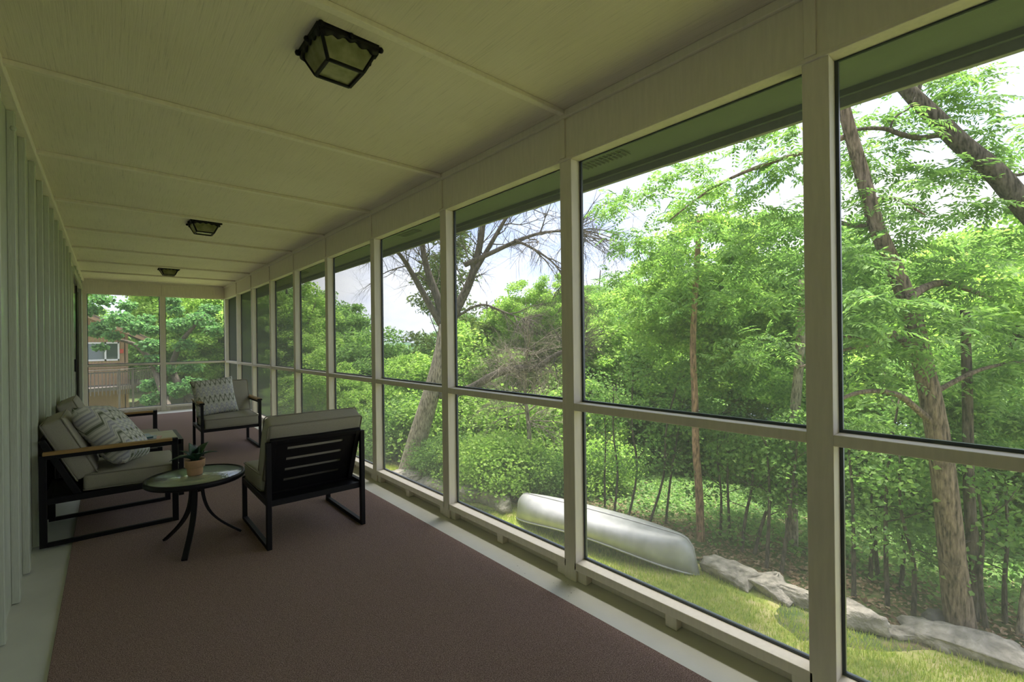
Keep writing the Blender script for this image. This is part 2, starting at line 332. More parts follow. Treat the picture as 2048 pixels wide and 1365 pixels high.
# right screen wall
wr = empty('wall_right', kind='structure')
MB().box((XF, YN-.1, ZT), (XO, YB+.06, ZC)).build('header', M['paint'], wr)
box('bead_strip', (XF-.008, YN, ZT-.004), (XF+.004, YB, ZT+.012), M['paint'], wr, .003)
for k in range(-2, 10):
    y = PY[k]
    box('post', (XF, y-PW/2, 0), (XO, y+PW/2, ZT), M['paint'], wr, .0025)
    box('header_batten', (XF-.012, y-.019+.012, ZT+.012), (XF, y+.019+.012, ZC-.04), M['paint'], wr, .002)
box('corner_post', (XF, YB-.04, 0), (XO, YB+.06, ZT), M['paint'], wr, .0025)
def bay_window(name, y0, y1, tf):
    w = empty(name, kind='structure')
    def bx(n, a, b, m=M['paint'], bv=.003):
        (x0, ya, z0), (x1, yb, z1) = a, b
        P, Q = tf((x0, ya, z0)), tf((x1, yb, z1))
        return box(n, tuple(min(p, q) for p, q in zip(P, Q)), tuple(max(p, q) for p, q in zip(P, Q)), m, w, bv)
    ex = .012
    bx('sill', (0, y0-ex, .062), (.083, y1+ex, .104)); bx('middle_rail', (0.001, y0, .916), (.083, y1, .956))
    bx('sill_base', (.058, y0, 0), (.083, y1, .0615), M['paint'])
    L = y1-y0
    for t in (.03, .5, .97):
        c = y0+L*t; bx('sill_block', (.010, c-.028, .002), (.058, c+.028, .0615), M['paint'])
    SPX = .074
    for z0, z1 in ((.104, .916), (.956, ZT)):
        bx('screen', (SPX+.002, y0, z0), (SPX+.0024, y1, z1), M['screen'], 0)
        a = .011
        for n, p, q in (('screen_spline', (SPX-.006, y0, z0), (SPX+.009, y0+a, z1)), ('screen_spline', (SPX-.006, y1-a, z0), (SPX+.009, y1, z1)),
                        ('screen_spline', (SPX-.006, y0+a, z0), (SPX+.009, y1-a, z0+a)), ('screen_spline', (SPX-.006, y0+a, z1-a*.5), (SPX+.009, y1-a, z1))):
            bx(n, p, q, M['spline'], 0)
    return w
n = 0
for k in range(-2, 10):
    n += 1; y1 = PY[k+1]-PW/2 if k < 9 else YB-.04
    bay_window('window_%d' % n, PY[k]+PW/2, y1, lambda p: (XF+p[0], p[1], p[2]))
# far end wall and the one behind the camera
def end_wall(name, Y, sg, first):
    w = empty(name, kind='structure')
    def B(nm, x0, x1, d0, d1, z0, z1, bv=.003):
        ya, yb = sorted((Y+sg*d0, Y+sg*d1)); return box(nm, (x0, ya, z0), (x1, yb, z1), M['paint'], w, bv)
    B('header', XL, XO, 0, .083, ZT, ZC); B('crown_strip', XL, XF, -.018, 0, ZC-.03, ZC)
    for c, pw in ((-.345, .10), (.812, .088)):
        B('post', c-pw/2, c+pw/2, 0, .083, 0, ZT); 
    B('header_batten', .80, .845, -.012, 0, ZT+.01, ZC-.03)
    for i, (a, b) in enumerate(((-.295, .768), (.856, XF))):
        bay_window('window_%d' % (first+i), a, b, lambda p: (p[1], Y+sg*p[0], p[2]))
end_wall('wall_back', YB, 1, 13)
wf_ = MB().box((XL-.1, YN-.1, 0), (XO, YN, ZC)).build('wall_front', M['siding']); tag(wf_, kind='structure')
for i in range(6): box('batten', (XL+.05+i*.4, YN, .01), (XL+.095+i*.4, YN+.03, ZC-.04), M['siding'], wf_, .003)
# ------------------------------------------------------------------ ceiling lights
def ceiling_light(y, label):
    t = empty('ceiling_light', (.74, y, ZC), 0, label, 'ceiling light', 'wrought iron porch ceiling lights')
    a, b, h = .118, .072, .105
    fr = MB()
    T = [(-a, -a, -.008), (a, -a, -.008), (a, a, -.008), (-a, a, -.008)]; B_ = [(-b, -b, -h), (b, -b, -h), (b, b, -h), (-b, b, -h)]
    for i in range(4):
        j = (i+1) % 4; fr.bar(T[i], T[j], .018, .014); fr.bar(B_[i], B_[j], .014, .012); fr.bar(T[i], B_[i], .014, .014)
    fr.build('frame', M['black'], t, .003)
    box('mounting_plate', (-a*.8, -a*.8, -.012), (a*.8, a*.8, 0), M['black'], t)
    for i in range(4):
        j = (i+1) % 4; p, q, r, s = [Vector(v) for v in (T[i], T[j], B_[j], B_[i])]
        g = MB().add([p, q, r, s], [(0, 1, 2, 3)]).build('glass_pane', M['lglass'], t)
        so2 = g.modifiers.new('thick', 'SOLIDIFY'); so2.thickness = .003
        w = MB(); N = 24; V = []; nrm = Vector(((p+q)/2).xy.to_3d()).normalized()     # scalloped skirt
        for k in range(N+1):
            u = k/N; c = p.lerp(q, u); dr_ = .020+.010*math.sin(u*math.pi*5)**2+.006*math.cos(u*math.pi*2)
            for off in (.011, .005): 
                V += [c+nrm*off+Vector((0, 0, .008)), c+nrm*(off-.35*dr_)+Vector((0, 0, -dr_))]
        F = []
        for k in range(N):
            o = k*4; F += [(o, o+4, o+5, o+1), (o+2, o+3, o+7, o+6), (o+1, o+5, o+7, o+3), (o, o+2, o+6, o+4)]
        w.add(V, F, True).build('scalloped_skirt', M['black'], t)
        for u in (0, .5): MB().lathe([(0, -.012), (.009, -.008), (.012, 0), (.009, .008), (0, .012)], 10, tuple(p.lerp(q, u)+nrm*.012+Vector((0, 0, -.004)))).build('boss', M['black'], t)
    MB().add([Vector(v)+Vector((0, 0, .003)) for v in B_], [(0, 3, 2, 1), (0, 1, 2, 3)][:1]).build('bottom_pane', M['lglass'], t)
ceiling_light(1.935, 'black iron and glass ceiling light closest to the viewer, largest of the three')
ceiling_light(5.58, 'black iron ceiling light in the middle of the row of three')
ceiling_light(9.22, 'small looking black ceiling light farthest down the porch, close to the end screens')
# ------------------------------------------------------------------ cushions and chairs
def cushion_mesh(name, sx, sy, sz, r=.025, bulge=.018, seed=0, wr=.004):
    rg = np.random.default_rng(seed)
    def ts(h):
        e = r/h; a = [-1, -1+.15*e, -1+.45*e, -1+e]; mid = list(np.linspace(-1+e, 1-e, 9))[1:-1]
        return np.array(a+mid+[-x for x in a[::-1]])
    H = np.array([sx, sy, sz])/2; T = [ts(h) for h in H]
    bm = bmesh.new(); cache = {}
    ph = rg.uniform(0, 6, 8); fq = rg.uniform(2, 7, 8)
    def vert(p):
        key = tuple(np.round(p, 5))
        if key in cache: return cache[key]
        q = np.array(p)*H; c = np.clip(q, -(H-r), H-r); d = q-c; L = np.linalg.norm(d)
        if L > 1e-9: q = c+d*(r/L)
        u, v, w = p
        q = q+np.array([np.sign(u)*bulge*.5*(1-v*v)*(1-w*w)*(abs(u) > .99), np.sign(v)*bulge*.5*(1-u*u)*(1-w*w)*(abs(v) > .99), np.sign(w)*bulge*(1-u*u)*(1-v*v)*(abs(w) > .99)])
        s = sum(math.sin(fq[i]*(u*(1+i % 3)+v*(1.7-i % 2))+ph[i]) for i in range(6))/6
        q = q*(1+wr*s/ max(H))
        cache[key] = bm.verts.new(q); return cache[key]
    for ax in range(3):
        a, b = [i for i in range(3) if i != ax]
        for sg in (-1, 1):
            for i in range(len(T[a])-1):
                for j in range(len(T[b])-1):
                    q = []
                    for ii, jj in ((i, j), (i+1, j), (i+1, j+1), (i, j+1)):
                        p = [0, 0, 0]; p[ax] = sg; p[a] = T[a][ii]; p[b] = T[b][jj]; q.append(vert(p))
                    if (sg > 0) == (ax == 1): q = q[::-1]
                    try: bm.faces.new(q)
                    except ValueError: pass
    bmesh.ops.recalc_face_normals(bm, faces=bm.faces)
    me = bpy.data.meshes.new(name); bm.to_mesh(me); bm.free(); me.materials.append(M['cushion'])
    for p in me.polygons: p.use_smooth = True
    return me
def piping(sx, sy, z, r=.02, rad=.0045):
    P = []
    for cx, cy, a0 in ((1, 1, 0), (-1, 1, 90), (-1, -1, 180), (1, -1, 270)):
        for i in range(5):
            a = R(a0+i*22.5); P.append((cx*(sx/2-r)+math.cos(a)*(r+.001), cy*(sy/2-r)+math.sin(a)*(r+.001), z))
    return MB().tube(P, rad, 6, closed=True)
def cushion(name, sx, sy, sz, parent, loc, rot=(0, 0, 0), seed=0, bulge=.018):
    c = link(name, cushion_mesh(name, sx, sy, sz, .022, bulge, seed), parent, loc); c.rotation_euler = rot
    for s in (-1, 1): piping(sx, sy, s*(sz/2-.008)).build('piping', M['piping'], c)
    return c
CW, CD = .63, .72
def chair(loc, rz, arms, label, seed):
    t = empty('patio_chair', (*loc, .011), rz, label, 'chair', 'black framed patio seats with taupe cushions')
    hw = CW/2; tw, th = .028, .036; yr, yf = -CD/2+th/2, CD/2-th/2; SR = .300; AH = .585
    for s in (-1, 1):
        x = s*(hw-tw/2); arm = s in arms; f = MB()
        top = AH if arm else SR
        f.box((x-tw/2, yf-th/2, 0), (x+tw/2, yf+th/2, top+(0 if arm else .018)))
        rt = AH if arm else .665
        f.box((x-tw/2, yr-th/2, 0), (x+tw/2, yr+th/2, rt))
        f.box((x-tw/2, yr+th/2, 0), (x+tw/2, yf-th/2, .026))
        f.box((x-tw/2, yr+th/2, SR-.030), (x+tw/2, yf-th/2, SR+.010))
        if arm: f.box((x-tw/2, yr+th/2, AH-.026), (x+tw/2, yf-th/2, AH))
        f.build('side_frame', M['black'], t, .002)
        if arm:
            box('armrest', (x-.026, yr+.00, AH), (x+.026, yf+th/2-.034, AH+.022), M['teak'], t, .004)
            box('armrest_cap', (x-.024, yf+th/2-.034, AH), (x+.024, yf+th/2, AH+.020), M['black'], t, .003)
    g = MB(); ix = hw-tw
    g.box((-ix, yf-.03, SR-.038), (ix, yf, SR)).box((-ix, yr, SR-.038), (ix, yr+.03, SR))
    g.box((-ix, yr+.03, SR-.016), (ix, yf-.03, SR-.008))
    g.build('seat_frame', M['black'], t, .002)
    # slanted back panel with four slots
    top = Vector((0, yr-.005, .675)); bot = Vector((0, yr+.165, .300)); ax = (top-bot); L = ax.length; az = ax.normalized(); ay = Vector((1, 0, 0)).cross(az)*-1
    Mx = Matrix(((1, ay.x, az.x, bot.x), (0, ay.y, az.y, bot.y), (0, ay.z, az.z, bot.z), (0, 0, 0, 1)))
    p = MB(); pw = ix-.030; sw = pw-.075; zs = [.0]
    for i in range(4):
        c = L*(.20+.2*i)+.01; zs += [c-.011, c+.011]
    zs.append(L-.02)
    for i in range(0, len(zs), 2): p.box((-pw, -.003, zs[i]), (pw, .003, zs[i+1]), Mx)
    for i in range(1, len(zs)-1, 2):
        for s in (-1, 1):
            a, b = sorted((s*pw, s*sw)); p.box((a, -.003, zs[i]), (b, .003, zs[i+1]), Mx)
    p.build('back_panel', M['black'], t)
    q = MB()
    for s in (-1, 1):
        a, b = sorted((s*ix, s*(ix-.032))); q.box((a, -.018, -.02), (b, .018, L), Mx)
    q.box((-ix-.001, -.016, L-.026), (ix+.001, .016, L+.006), Mx); q.box((-ix, -.015, -.02), (ix, .015, .012), Mx)
    q.build('back_frame', M['black'], t, .002)
    cw = CW-2*tw-.012 if arms else CW-.03
    cushion('seat_cushion', cw, .515, .118, t, (0, .106, SR+.064), (R(-1.5), 0, 0), seed)
    ang = math.atan2(ax.y, ax.z)
    cb = bot+az*.292+ay*(-.086 if ay.y < 0 else .086)
    cushion('back_cushion', cw+(.0 if arms else .0), .42, .125, t, cb, (R(90)-ang, 0, 0), seed+5, .022)
    return t
near = chair((.018, 4.50), R(-90), (1,), 'patio chair against the board wall closest to the round table, patterned pillow on it', 1)
far = chair((.018, 5.83), R(-90), (-1,), 'patio chair against the board wall beyond the low wood table with magazines', 2)
slip = chair((1.045, 3.53), 0, (), 'armless patio chair seen from behind showing its black slotted back', 3)
armc = chair((1.11, 6.76), R(180), (-1, 1), 'patio armchair with two wooden arms facing the viewer by the screens', 4)
# low table between the two wall seats
t = empty('side_table', (.06, 5.165, .011), 0, 'low square table with pale wood top between the two wall seats', 'table')
tx, ty, tz = .40, .285, .478
for sx_ in (-1, 1):
    for sy_ in (-1, 1): MB().box((sx_*tx-.018, sy_*ty-.014, 0), (sx_*tx+.018, sy_*ty+.014, tz)).build('leg', M['black'], t, .002)
MB().box((-tx, -ty-.014, tz-.04), (tx, -ty+.012, tz)).box((-tx, ty-.012, tz-.04), (tx, ty+.014, tz)).box((-tx-.014, -ty, tz-.04), (-tx+.012, ty, tz)).box((tx-.012, -ty, tz-.04), (tx+.018, ty, tz)).build('top_frame', M['black'], t, .002)
for i in range(5):
    w = 2*ty/5; MB().box((-tx+.012, -ty+.012+i*(2*ty-.024)/5, tz-.014), (tx-.012, -ty+.012+(i+1)*(2*ty-.024)/5-.0015, tz+.003)).build('plank', M['tabletop'], t, .0015)
def magazine(loc, rz, w, l, th, cover, label):
    m = empty('magazine', loc, rz, label, 'magazine', 'magazines on the low wood table')
    MB().box((-w/2, -l/2, .0015), (w/2, l/2, th-.0012)).build('pages', M['pages'], m)
    MB().box((-w/2-.002, -l/2-.002, th-.0012), (w/2+.002, l/2+.002, th)).box((-w/2-.002, -l/2-.002, 0), (w/2+.002, l/2+.002, .0015)).box((-w/2-.003, -l/2-.002, 0), (-w/2-.001, l/2+.002, th)).build('cover', cover, m)
TZ = .011+tz+.003
magazine((.19, 5.05, TZ), R(80), .21, .28, .006, M['orangecover'], 'orange edged magazine at the bottom of the small pile')
magazine((.17, 5.07, TZ+.006), R(86), .21, .27, .006, M['bluecover'], 'slate covered magazine in the middle of the small pile')
magazine((.14, 5.12, TZ+.012), R(96), .20, .26, .010, M['teal'], 'teal covered magazine on top of the small pile')
# throw pillows
def pillow(loc, rot, mat, label, S=.46, T=.085, seed=0):
    n_ = 22; V = []; F = []; rg = np.random.default_rng(seed); a = rg.uniform(0, 6, 4)
    for sg in (1, -1):
        for i in range(n_+1):
            for j in range(n_+1):
                u, v = 2*i/n_-1, 2*j/n_-1
                e = max(0, (1-u**4)*(1-v**4))**.55
                k = .055; x = u*(1-k*(1-v*v)*u*u)*S/2; y = v*(1-k*(1-u*u)*v*v)*S/2
                wr = .004*(math.sin(5*u+a[0])*math.sin(4*v+a[1])+math.sin(9*(u+v)+a[2])*.5)*e
                V.append((x, y, sg*(T*e+wr*sg)))
    m_ = n_+1
    for h in (0, 1):
        for i in range(n_):
            for j in range(n_):
                q = (h*m_*m_+i*m_+j, h*m_*m_+(i+1)*m_+j, h*m_*m_+(i+1)*m_+j+1, h*m_*m_+i*m_+j+1); F.append(q if h == 0 else q[::-1])
    o = MB().add(V, F, True).build('throw_pillow', mat); bm = bmesh.new(); bm.from_mesh(o.data); bmesh.ops.remove_doubles(bm, verts=bm.verts, dist=1e-4); bm.to_mesh(o.data); bm.free()
    o.location = loc; o.rotation_euler = rot; tag(o, label, 'pillow', 'patterned throw pillows'); return o
def basis_rot(xa, ya):                  # orientation from the pillow's width and height directions
    x = Vector(xa).normalized(); y = Vector(ya); y = (y-x*y.dot(x)).normalized(); z = x.cross(y)
    return Matrix((x, y, z)).transposed().to_euler()
pillow((.02, 4.48, .65), basis_rot((.30, .95, -.12), (-.60, .0, .80)), M['pillow_b'], 'grey wave patterned pillow leaning on the wall chair beside the round table', .50, .11, 1)
pillow((.985, 6.755, .655), basis_rot((.97, .10, .08), (-.10, .30, .93)), M['pillow_a'], 'grey wave patterned pillow on the armchair that faces the viewer', .46, .075, 2)
# ------------------------------------------------------------------ round table with plant
rt = empty('round_table', (.418, 3.60, .011), 0, 'small round glass topped table with three curved black legs', 'table')
RZ = .440; RR = .266
MB().lathe([(RR-.016, -.004), (RR-.004, .008), (RR+.004, .006), (RR+.006, -.004), (RR+.005, -.022), (RR-.002, -.027), (RR-.014, -.024), (RR-.016, -.004)], 64, (0, 0, RZ)).build('rim', M['black'], rt)
MB().lathe([(0, .002), (RR-.012, .002), (RR-.012, -.005), (0, -.005)], 64, (0, 0, RZ)).build('glass_top', M['tglass'], rt)
MB().lathe([(0, -.012), (.05, -.012), (.05, -.024), (.034, -.03), (.032, -.10), (0, -.10)], 24, (0, 0, RZ)).build('hub', M['black'], rt)
for i, a in enumerate((126, 249, 8)):
    ca, sa = math.cos(R(a)), math.sin(R(a)); P = []
    for k in range(15):
        u = k/14; r = .030+.205*(u**2.4)+.02*u; z = RZ-.03-(RZ-.03-.006)*(1-(1-u)**1.12) if u < 1 else .006
        z = (RZ-.03)*(1-u**.92*.55-.45*u**1.0*(1.0)) if False else (RZ-.03)*(1-u)+.006+.0*u
        z = .006+(RZ-.036)*(1-u)**1.0*(1 - .12*math.sin(u*math.pi)); P.append((r*ca, r*sa, z))
    m = MB()
    for k in range(14):
        m.bar(P[k], P[k+1], .030, .014, (ca, sa, .3))
    l_ = m.build('leg', M['black'], rt)
    MB().lathe([(0, 0), (.006, 0), (.006, .006), (0, .008)], 10, (.036*ca, .036*sa, RZ-.075)).build('bolt', M['alu'], l_)
pt = empty('potted_plant', (.415, 3.625, .011+RZ+.002), R(20), 'dark green snake plant in a stepped terracotta pot on the round table', 'plant')
MB().lathe([(0, 0), (.038, 0), (.042, .004), (.0455, .045), (.047, .050), (.054, .052), (.0575, .095), (.057, .099), (.052, .099), (.050, .088), (0, .088)], 40).build('pot', M['terracotta'], pt)
MB().lathe([(0, .094), (.03, .092), (.0505, .088)], 24).build('soil', M['soil'], pt)
def blade(a, tilt, L, w, z0=.088):
    n_ = 8; V = []; F = []; d = Vector((math.cos(a), math.sin(a), 0)); s = Vector((-math.sin(a), math.cos(a), 0))
    for k in range(n_+1):
        u = k/n_; th = tilt*(.55+.6*u); c = d*(.010+L*u*math.sin(th))+Vector((0, 0, z0+L*u*math.cos(th)))
        ww = w*(.62+.75*u if u < .45 else .96*(1-((u-.45)/.55)**1.7))+.0006; nn = (d*math.cos(th)-Vector((0, 0, 1))*math.sin(th))
        V += [c-s*ww+nn*-.35*ww, c+nn*.0, c+s*ww+nn*-.35*ww]
    for k in range(n_): o = k*3; F += [(o, o+1, o+4, o+3), (o+1, o+2, o+5, o+4)]
    o = MB().add(V, F, True).build('leaf', M['snake'], pt); z = o.modifiers.new('thick', 'SOLIDIFY'); z.thickness = .0025
for a, tl, L, w in ((200, 62, .125, .019), (165, 70, .11, .018), (110, 14, .105, .022), (20, 40, .125, .021), (60, 55, .11, .019), (300, 48, .09, .02), (250, 45, .085, .02), (340, 62, .105, .017), (0, 12, .08, .02), (140, 40, .09, .02)):
    blade(R(a), R(tl), L*1.15, w*1.55)
# ------------------------------------------------------------------ the ground outside
ZG = -2.41
_ey = np.array([-40, -6, 0, 1, 2, 3, 3.7, 7.5, 8.5, 10, 12, 16, 24, 60.]); _ex = np.array([9., 7.9, 7.55, 7.3, 7.35, 7.3, 7.25, 6.75, 6.7, 6.5, 6.4, 6.2, 8., 14.])
def edge(y): return np.interp(y, _ey, _ex)
def gz(x, y):
    d = np.maximum(0, x-edge(y)-1.1)
    fall = np.where(d < 6, .012*d*d+.07*d, .012*36+.42+(d-6)*.25)
    z = ZG - fall*np.clip((60-np.abs(y-10))/20+.9, .6, 1)
    z = z - 1.3*np.clip((y-17)/12, 0, 1)
    return np.maximum(z, -36) + .03*np.sin(x*1.7+y*.9)*np.sin(y*1.3-.5*x)
def gzf(x, y): return float(gz(np.array(x), np.array(y)))
def grid_obj(name, xs, ys, mat, keep=None, dz=0):
    X, Y = np.meshgrid(xs, ys, indexing='ij'); V = np.stack([X, Y, gz(X, Y)+dz], -1).reshape(-1, 3); n1, n2 = len(xs), len(ys)
    I, J = np.meshgrid(np.arange(n1-1), np.arange(n2-1), indexing='ij'); I = I.ravel(); J = J.ravel()
    F = np.stack([I*n2+J, (I+1)*n2+J, (I+1)*n2+J+1, I*n2+J+1], -1)
    o = link(name, np_mesh(name, V, F, mat, True)); return tag(o, kind='structure')
def lawn_grid():
    ys = np.linspace(-12, 40, 105); us = np.linspace(0, 1, 20); V = []
    for y in ys:
        for u in us: 
            x = -30+(edge(y)+.05+30)*u if False else 1.8+(edge(y)+.05-1.8)*u; V.append((x, y, float(gz(x, y))+.012))
    V = np.array(V); n2 = 20; I, J = np.meshgrid(np.arange(104), np.arange(19), indexing='ij'); I = I.ravel(); J = J.ravel()
    F = np.stack([I*n2+J, I*n2+J+1, (I+1)*n2+J+1, (I+1)*n2+J], -1); return tag(link('lawn', np_mesh('lawn', V, F, M['lawn'], True)), kind='structure')
grid_obj('ground', np.concatenate([np.linspace(-60, 4, 20), np.linspace(4.5, 20, 50), np.linspace(21, 200, 60)]), np.linspace(-60, 240, 130), M['woods'])
lawn_grid()
tag(MB().add([(80, -300, -33), (900, -300, -33), (900, 1400, -33), (80, 1400, -33)], [(0, 1, 2, 3)]).build('lake', M['water']), kind='structure')
def hill(x0, x1, y, w, h, seed):
    rg = np.random.default_rng(seed); n1, n2 = 90, 10; V = []
    ph = rg.uniform(0, 6, 6)
    for i in range(n1):
        u = i/(n1-1); x = x0[0]+(x1[0]-x0[0])*u; yy = x0[1]+(x1[1]-x0[1])*u
        hh = h*(.72+.18*math.sin(5*u+ph[0])+.10*math.sin(13*u+ph[1])+.03*math.sin(47*u+ph[2]))
        for j in range(n2):
            v = j/(n2-1); V.append((x+w*(v-.5)*y[0], yy+w*(v-.5)*y[1], -34+hh*math.sin(v*math.pi)+rg.uniform(-1.2, 1.2)*(0 < j < n2-1)))
    I, J = np.meshgrid(np.arange(n1-1), np.arange(n2-1), indexing='ij'); I = I.ravel(); J = J.ravel()
    F = np.stack([I*n2+J, (I+1)*n2+J, (I+1)*n2+J+1, I*n2+J+1], -1)
    return tag(link('hills', np_mesh('hills', np.array(V), F, M['hill'], True)), kind='structure')
hill((-200, 900), (900, 700), (.3, .95), 160, 48, 3); hill((700, 800), (1000, -500), (.95, .3), 160, 50, 5)
# lawn grass blades (nobody could count them)
def grass(nb):
    y = -1.5+18*RNG.random(nb)**1.35; x = 3.4+(edge(y)+.1-3.4)*RNG.random(nb); z = gz(x, y)
    keep = (np.sin(x*3.1+1.3*np.sin(y*1.7))*np.sin(y*2.3+.7*x)+RNG.normal(0, .55, nb)) > -.55; x, y, z = x[keep], y[keep], z[keep]; nb = len(x)
    a = RNG.uniform(0, 2*np.pi, nb); h = RNG.uniform(.03, .085, nb); w = .0045+.003*RNG.random(nb)
    b = np.stack([x, y, z], -1); d = np.stack([np.cos(a), np.sin(a), 0*a], -1); l = np.stack([np.cos(a+1.3), np.sin(a+1.3), 0*a], -1)*(h*RNG.uniform(.1, .8, nb))[:, None]
    V = np.concatenate([b-d*w[:, None], b+d*w[:, None], b+l+np.stack([0*h, 0*h, h+.012], -1)], 1).reshape(-1, 3)
    F = np.arange(nb*3).reshape(-1, 3); o = link('grass', np_mesh('grass', V, F, M['grassblade']))
    tag(o, 'short yellow green lawn grass between the porch and the stone edging', 'grass', kind='stuff')
grass(150000)
# ------------------------------------------------------------------ leaves
def rhomb(C, D, N, L, Wd, fold=.25):
    S = np.cross(D, N); S /= np.linalg.norm(S, axis=1, keepdims=True)+1e-9; N2 = np.cross(S, D); L = L[:, None]; Wd = Wd[:, None]
    b = C; tip = C+D*L; m = C+D*L*.45
    V = np.stack([b, m+S*Wd+N2*Wd*fold, tip-N2*L*.12, m-S*Wd+N2*Wd*fold], 1).reshape(-1, 3); k = np.arange(len(C))*4
    F = np.concatenate([np.stack([k, k+1, k+2], -1), np.stack([k, k+2, k+3], -1)]); return V, F
def unit(a): return a/(np.linalg.norm(a, axis=-1, keepdims=True)+1e-9)
def leaves_in(blobs, per, size, aspect=.33, rg=RNG, up=.7):
    VV = []; FF = []; o = 0
    for (c, r, k) in blobs:
        n_ = max(3, int(per*k)); p = unit(rg.normal(size=(n_, 3)))*(rg.random((n_, 1))**.45)*np.array(r)+np.array(c)
        D = unit(rg.normal(size=(n_, 3))*np.array([1, 1, .6])+np.array([0, 0, -.25])); N = unit(rg.normal(size=(n_, 3))*.75+np.array([0, 0, up]))
        L = size*rg.uniform(.7, 1.3, n_); V, F = rhomb(p, D, N, L, L*aspect); VV.append(V); FF.append(F+o); o += len(V)
    return np.concatenate(VV), np.concatenate(FF)
def sprays_in(blobs, per, LR=.34, pairs=7, rg=RNG, leaf=.085):
    VV = []; FF = []; o = 0
    for (c, r, k) in blobs:
        n_ = max(2, int(per*k)); p = unit(rg.normal(size=(n_, 3)))*(rg.random((n_, 1))**.5)*np.array(r)+np.array(c)
        A = unit(rg.normal(size=(n_, 3))*np.array([1, 1, .35])+np.array([0, 0, -.1])); up = unit(rg.normal(size=(n_, 3))*.35+np.array([0, 0, 1.])); Sd = unit(np.cross(A, up)); up = np.cross(Sd, A)
        Ls = LR*rg.uniform(.75, 1.25, n_)
        for i in range(pairs+1):
            u = (i+.8)/(pairs+1); cc = p+A*(Ls*u)[:, None]-np.array([0, 0, 1.])*(Ls*.28*u*u)[:, None]
            for s in ((-1, 1) if i < pairs else (0,)):
                D = unit(Sd*s*.9+A*(.55 if s else 1)-up*.25+rg.normal(size=(n_, 3))*.12); L = leaf*(1.15-.5*abs(u-.5))*rg.uniform(.85, 1.15, n_)
                V, F = rhomb(cc, D, unit(up+rg.normal(size=(n_, 3))*.2), L, L*.19, .2); VV.append(V); FF.append(F+o); o += len(V)
    return np.concatenate(VV), np.concatenate(FF)
def foliage(name, VF, mat, parent=None, loc=None):
    o = link(name, np_mesh(name, VF[0], VF[1], mat), parent, loc); o['kind'] = 'stuff'; return o
def smooth_path(P, k=5):
    P = [Vector(p) for p in P]; out = []
    for i in range(len(P)-1):
        a, b, c, d = P[max(i-1, 0)], P[i], P[i+1], P[min(i+2, len(P)-1)]
        for j in range(k):
            t = j/k; out.append(.5*((2*b)+(c-a)*t+(2*a-5*b+4*c-d)*t*t+(3*b-a-3*c+d)*t**3))
    out.append(P[-1]); return out
def limb(mb, P, r0, r1, n_=8, k=4, jit=0):
    Q = smooth_path(P, k); m = len(Q)
    if jit: Q = [q+Vector(RNG.normal(0, jit, 3)) if 0 < i < m-1 else q for i, q in enumerate(Q)]
    mb.tube(Q, [r0+(r1-r0)*i/(m-1) for i in range(m)], n_); return Q
def twigs(mb, p, d, L, r, depth, rg, spread=.6, n_=5, droop=0):
    p = Vector(p); d = Vector(d).normalized(); Q = [p]; seg = 5
    for i in range(seg):
        d = (d+Vector(rg.normal(0, .16, 3))+Vector((0, 0, -droop))).normalized(); Q.append(Q[-1]+d*L/seg)
    mb.tube(Q, [r*(1-.75*i/seg) for i in range(seg+1)], n_)
    if depth > 0:
        for i in range(1, seg+1):
            for _ in range(rg.integers(1, 3)):
                dd = (d+Vector(rg.normal(0, spread, 3))).normalized(); twigs(mb, Q[i], dd, L*rg.uniform(.45, .75), r*(1-.7*i/seg)*.6, depth-1, rg, spread, 4, droop)
# ------------------------------------------------------------------ trees near the porch
def wp(L, d): return [at(x, y, d if not isinstance(d, (list, tuple)) else d[i]) for i, (x, y) in enumerate(L)]
def tree_obj(name, base, label, group=None, cat='tree'):
    return empty(name, tuple(base), 0, label, cat, group)
def rel(P, base): return [tuple(np.array(p)-np.array(base)) for p in P]
# the big tree beside the stone edging
b0 = atz(1925, 1272, ZG); D0 = float((b0-CAM) @ _f)
T1 = tree_obj('walnut_tree', b0, 'tall rough barked tree with feathery leaves rising behind the long flat edging stone')
pxs = [(1925, 1272), (1908, 1150), (1895, 1020), (1880, 900), (1862, 800), (1845, 725), (1822, 625), (1790, 540), (1752, 450), (1722, 340), (1694, 240), (1672, 140), (1640, 0)]
P = rel(wp(pxs, [D0]*6+[D0+.1]*3+[D0+.2]*4), b0); P[0] = (0, 0, -.1)
m = MB(); Q = smooth_path(P, 5); rad = np.interp(np.linspace(0, 1, len(Q)), [0, .03, .1, .45, .75, 1], [.19, .155, .135, .105, .08, .05])
m.tube(Q, list(rad), 16).build('trunk', M['bark'], T1)
def br(parent, base, L, d, r0, r1, mat='bark'):
    mm = MB(); limb(mm, rel(wp(L, d), base), r0, r1, 8, 5); return mm.build('branch', M[mat], parent)
d = D0
br(T1, b0, [(1848, 735), (1815, 690), (1785, 672), (1735, 678), (1660, 668)], [d, d-.1, d-.2, d-.4, d-.5], .05, .02)
br(T1, b0, [(1790, 665), (1740, 690), (1690, 700), (1600, 735)], [d-.2, d-.2, d-.3, d-.4], .025, .012)
br(T1, b0, [(1868, 850), (1835, 820), (1795, 790), (1740, 783), (1690, 795), (1640, 830)], [d, d-.1, d-.2, d-.3, d-.4, d-.5], .045, .015)
br(T1, b0, [(1815, 600), (1850, 575), (1900, 568), (1990, 600)], [d, d+.2, d+.4, d+.7], .06, .03)
br(T1, b0, [(1755, 455), (1715, 452), (1690, 448), (1620, 420)], [d+.2, d+.3, d+.5, d+.8], .04, .02)
br(T1, b0, [(1735, 400), (1775, 395), (1800, 402), (1850, 430)], [d+.2, d+.1, d, d], .022, .010)
br(T1, b0, [(1860, 790), (1960, 740), (2060, 720)], [d, d+.2, d+.5], .035, .015)
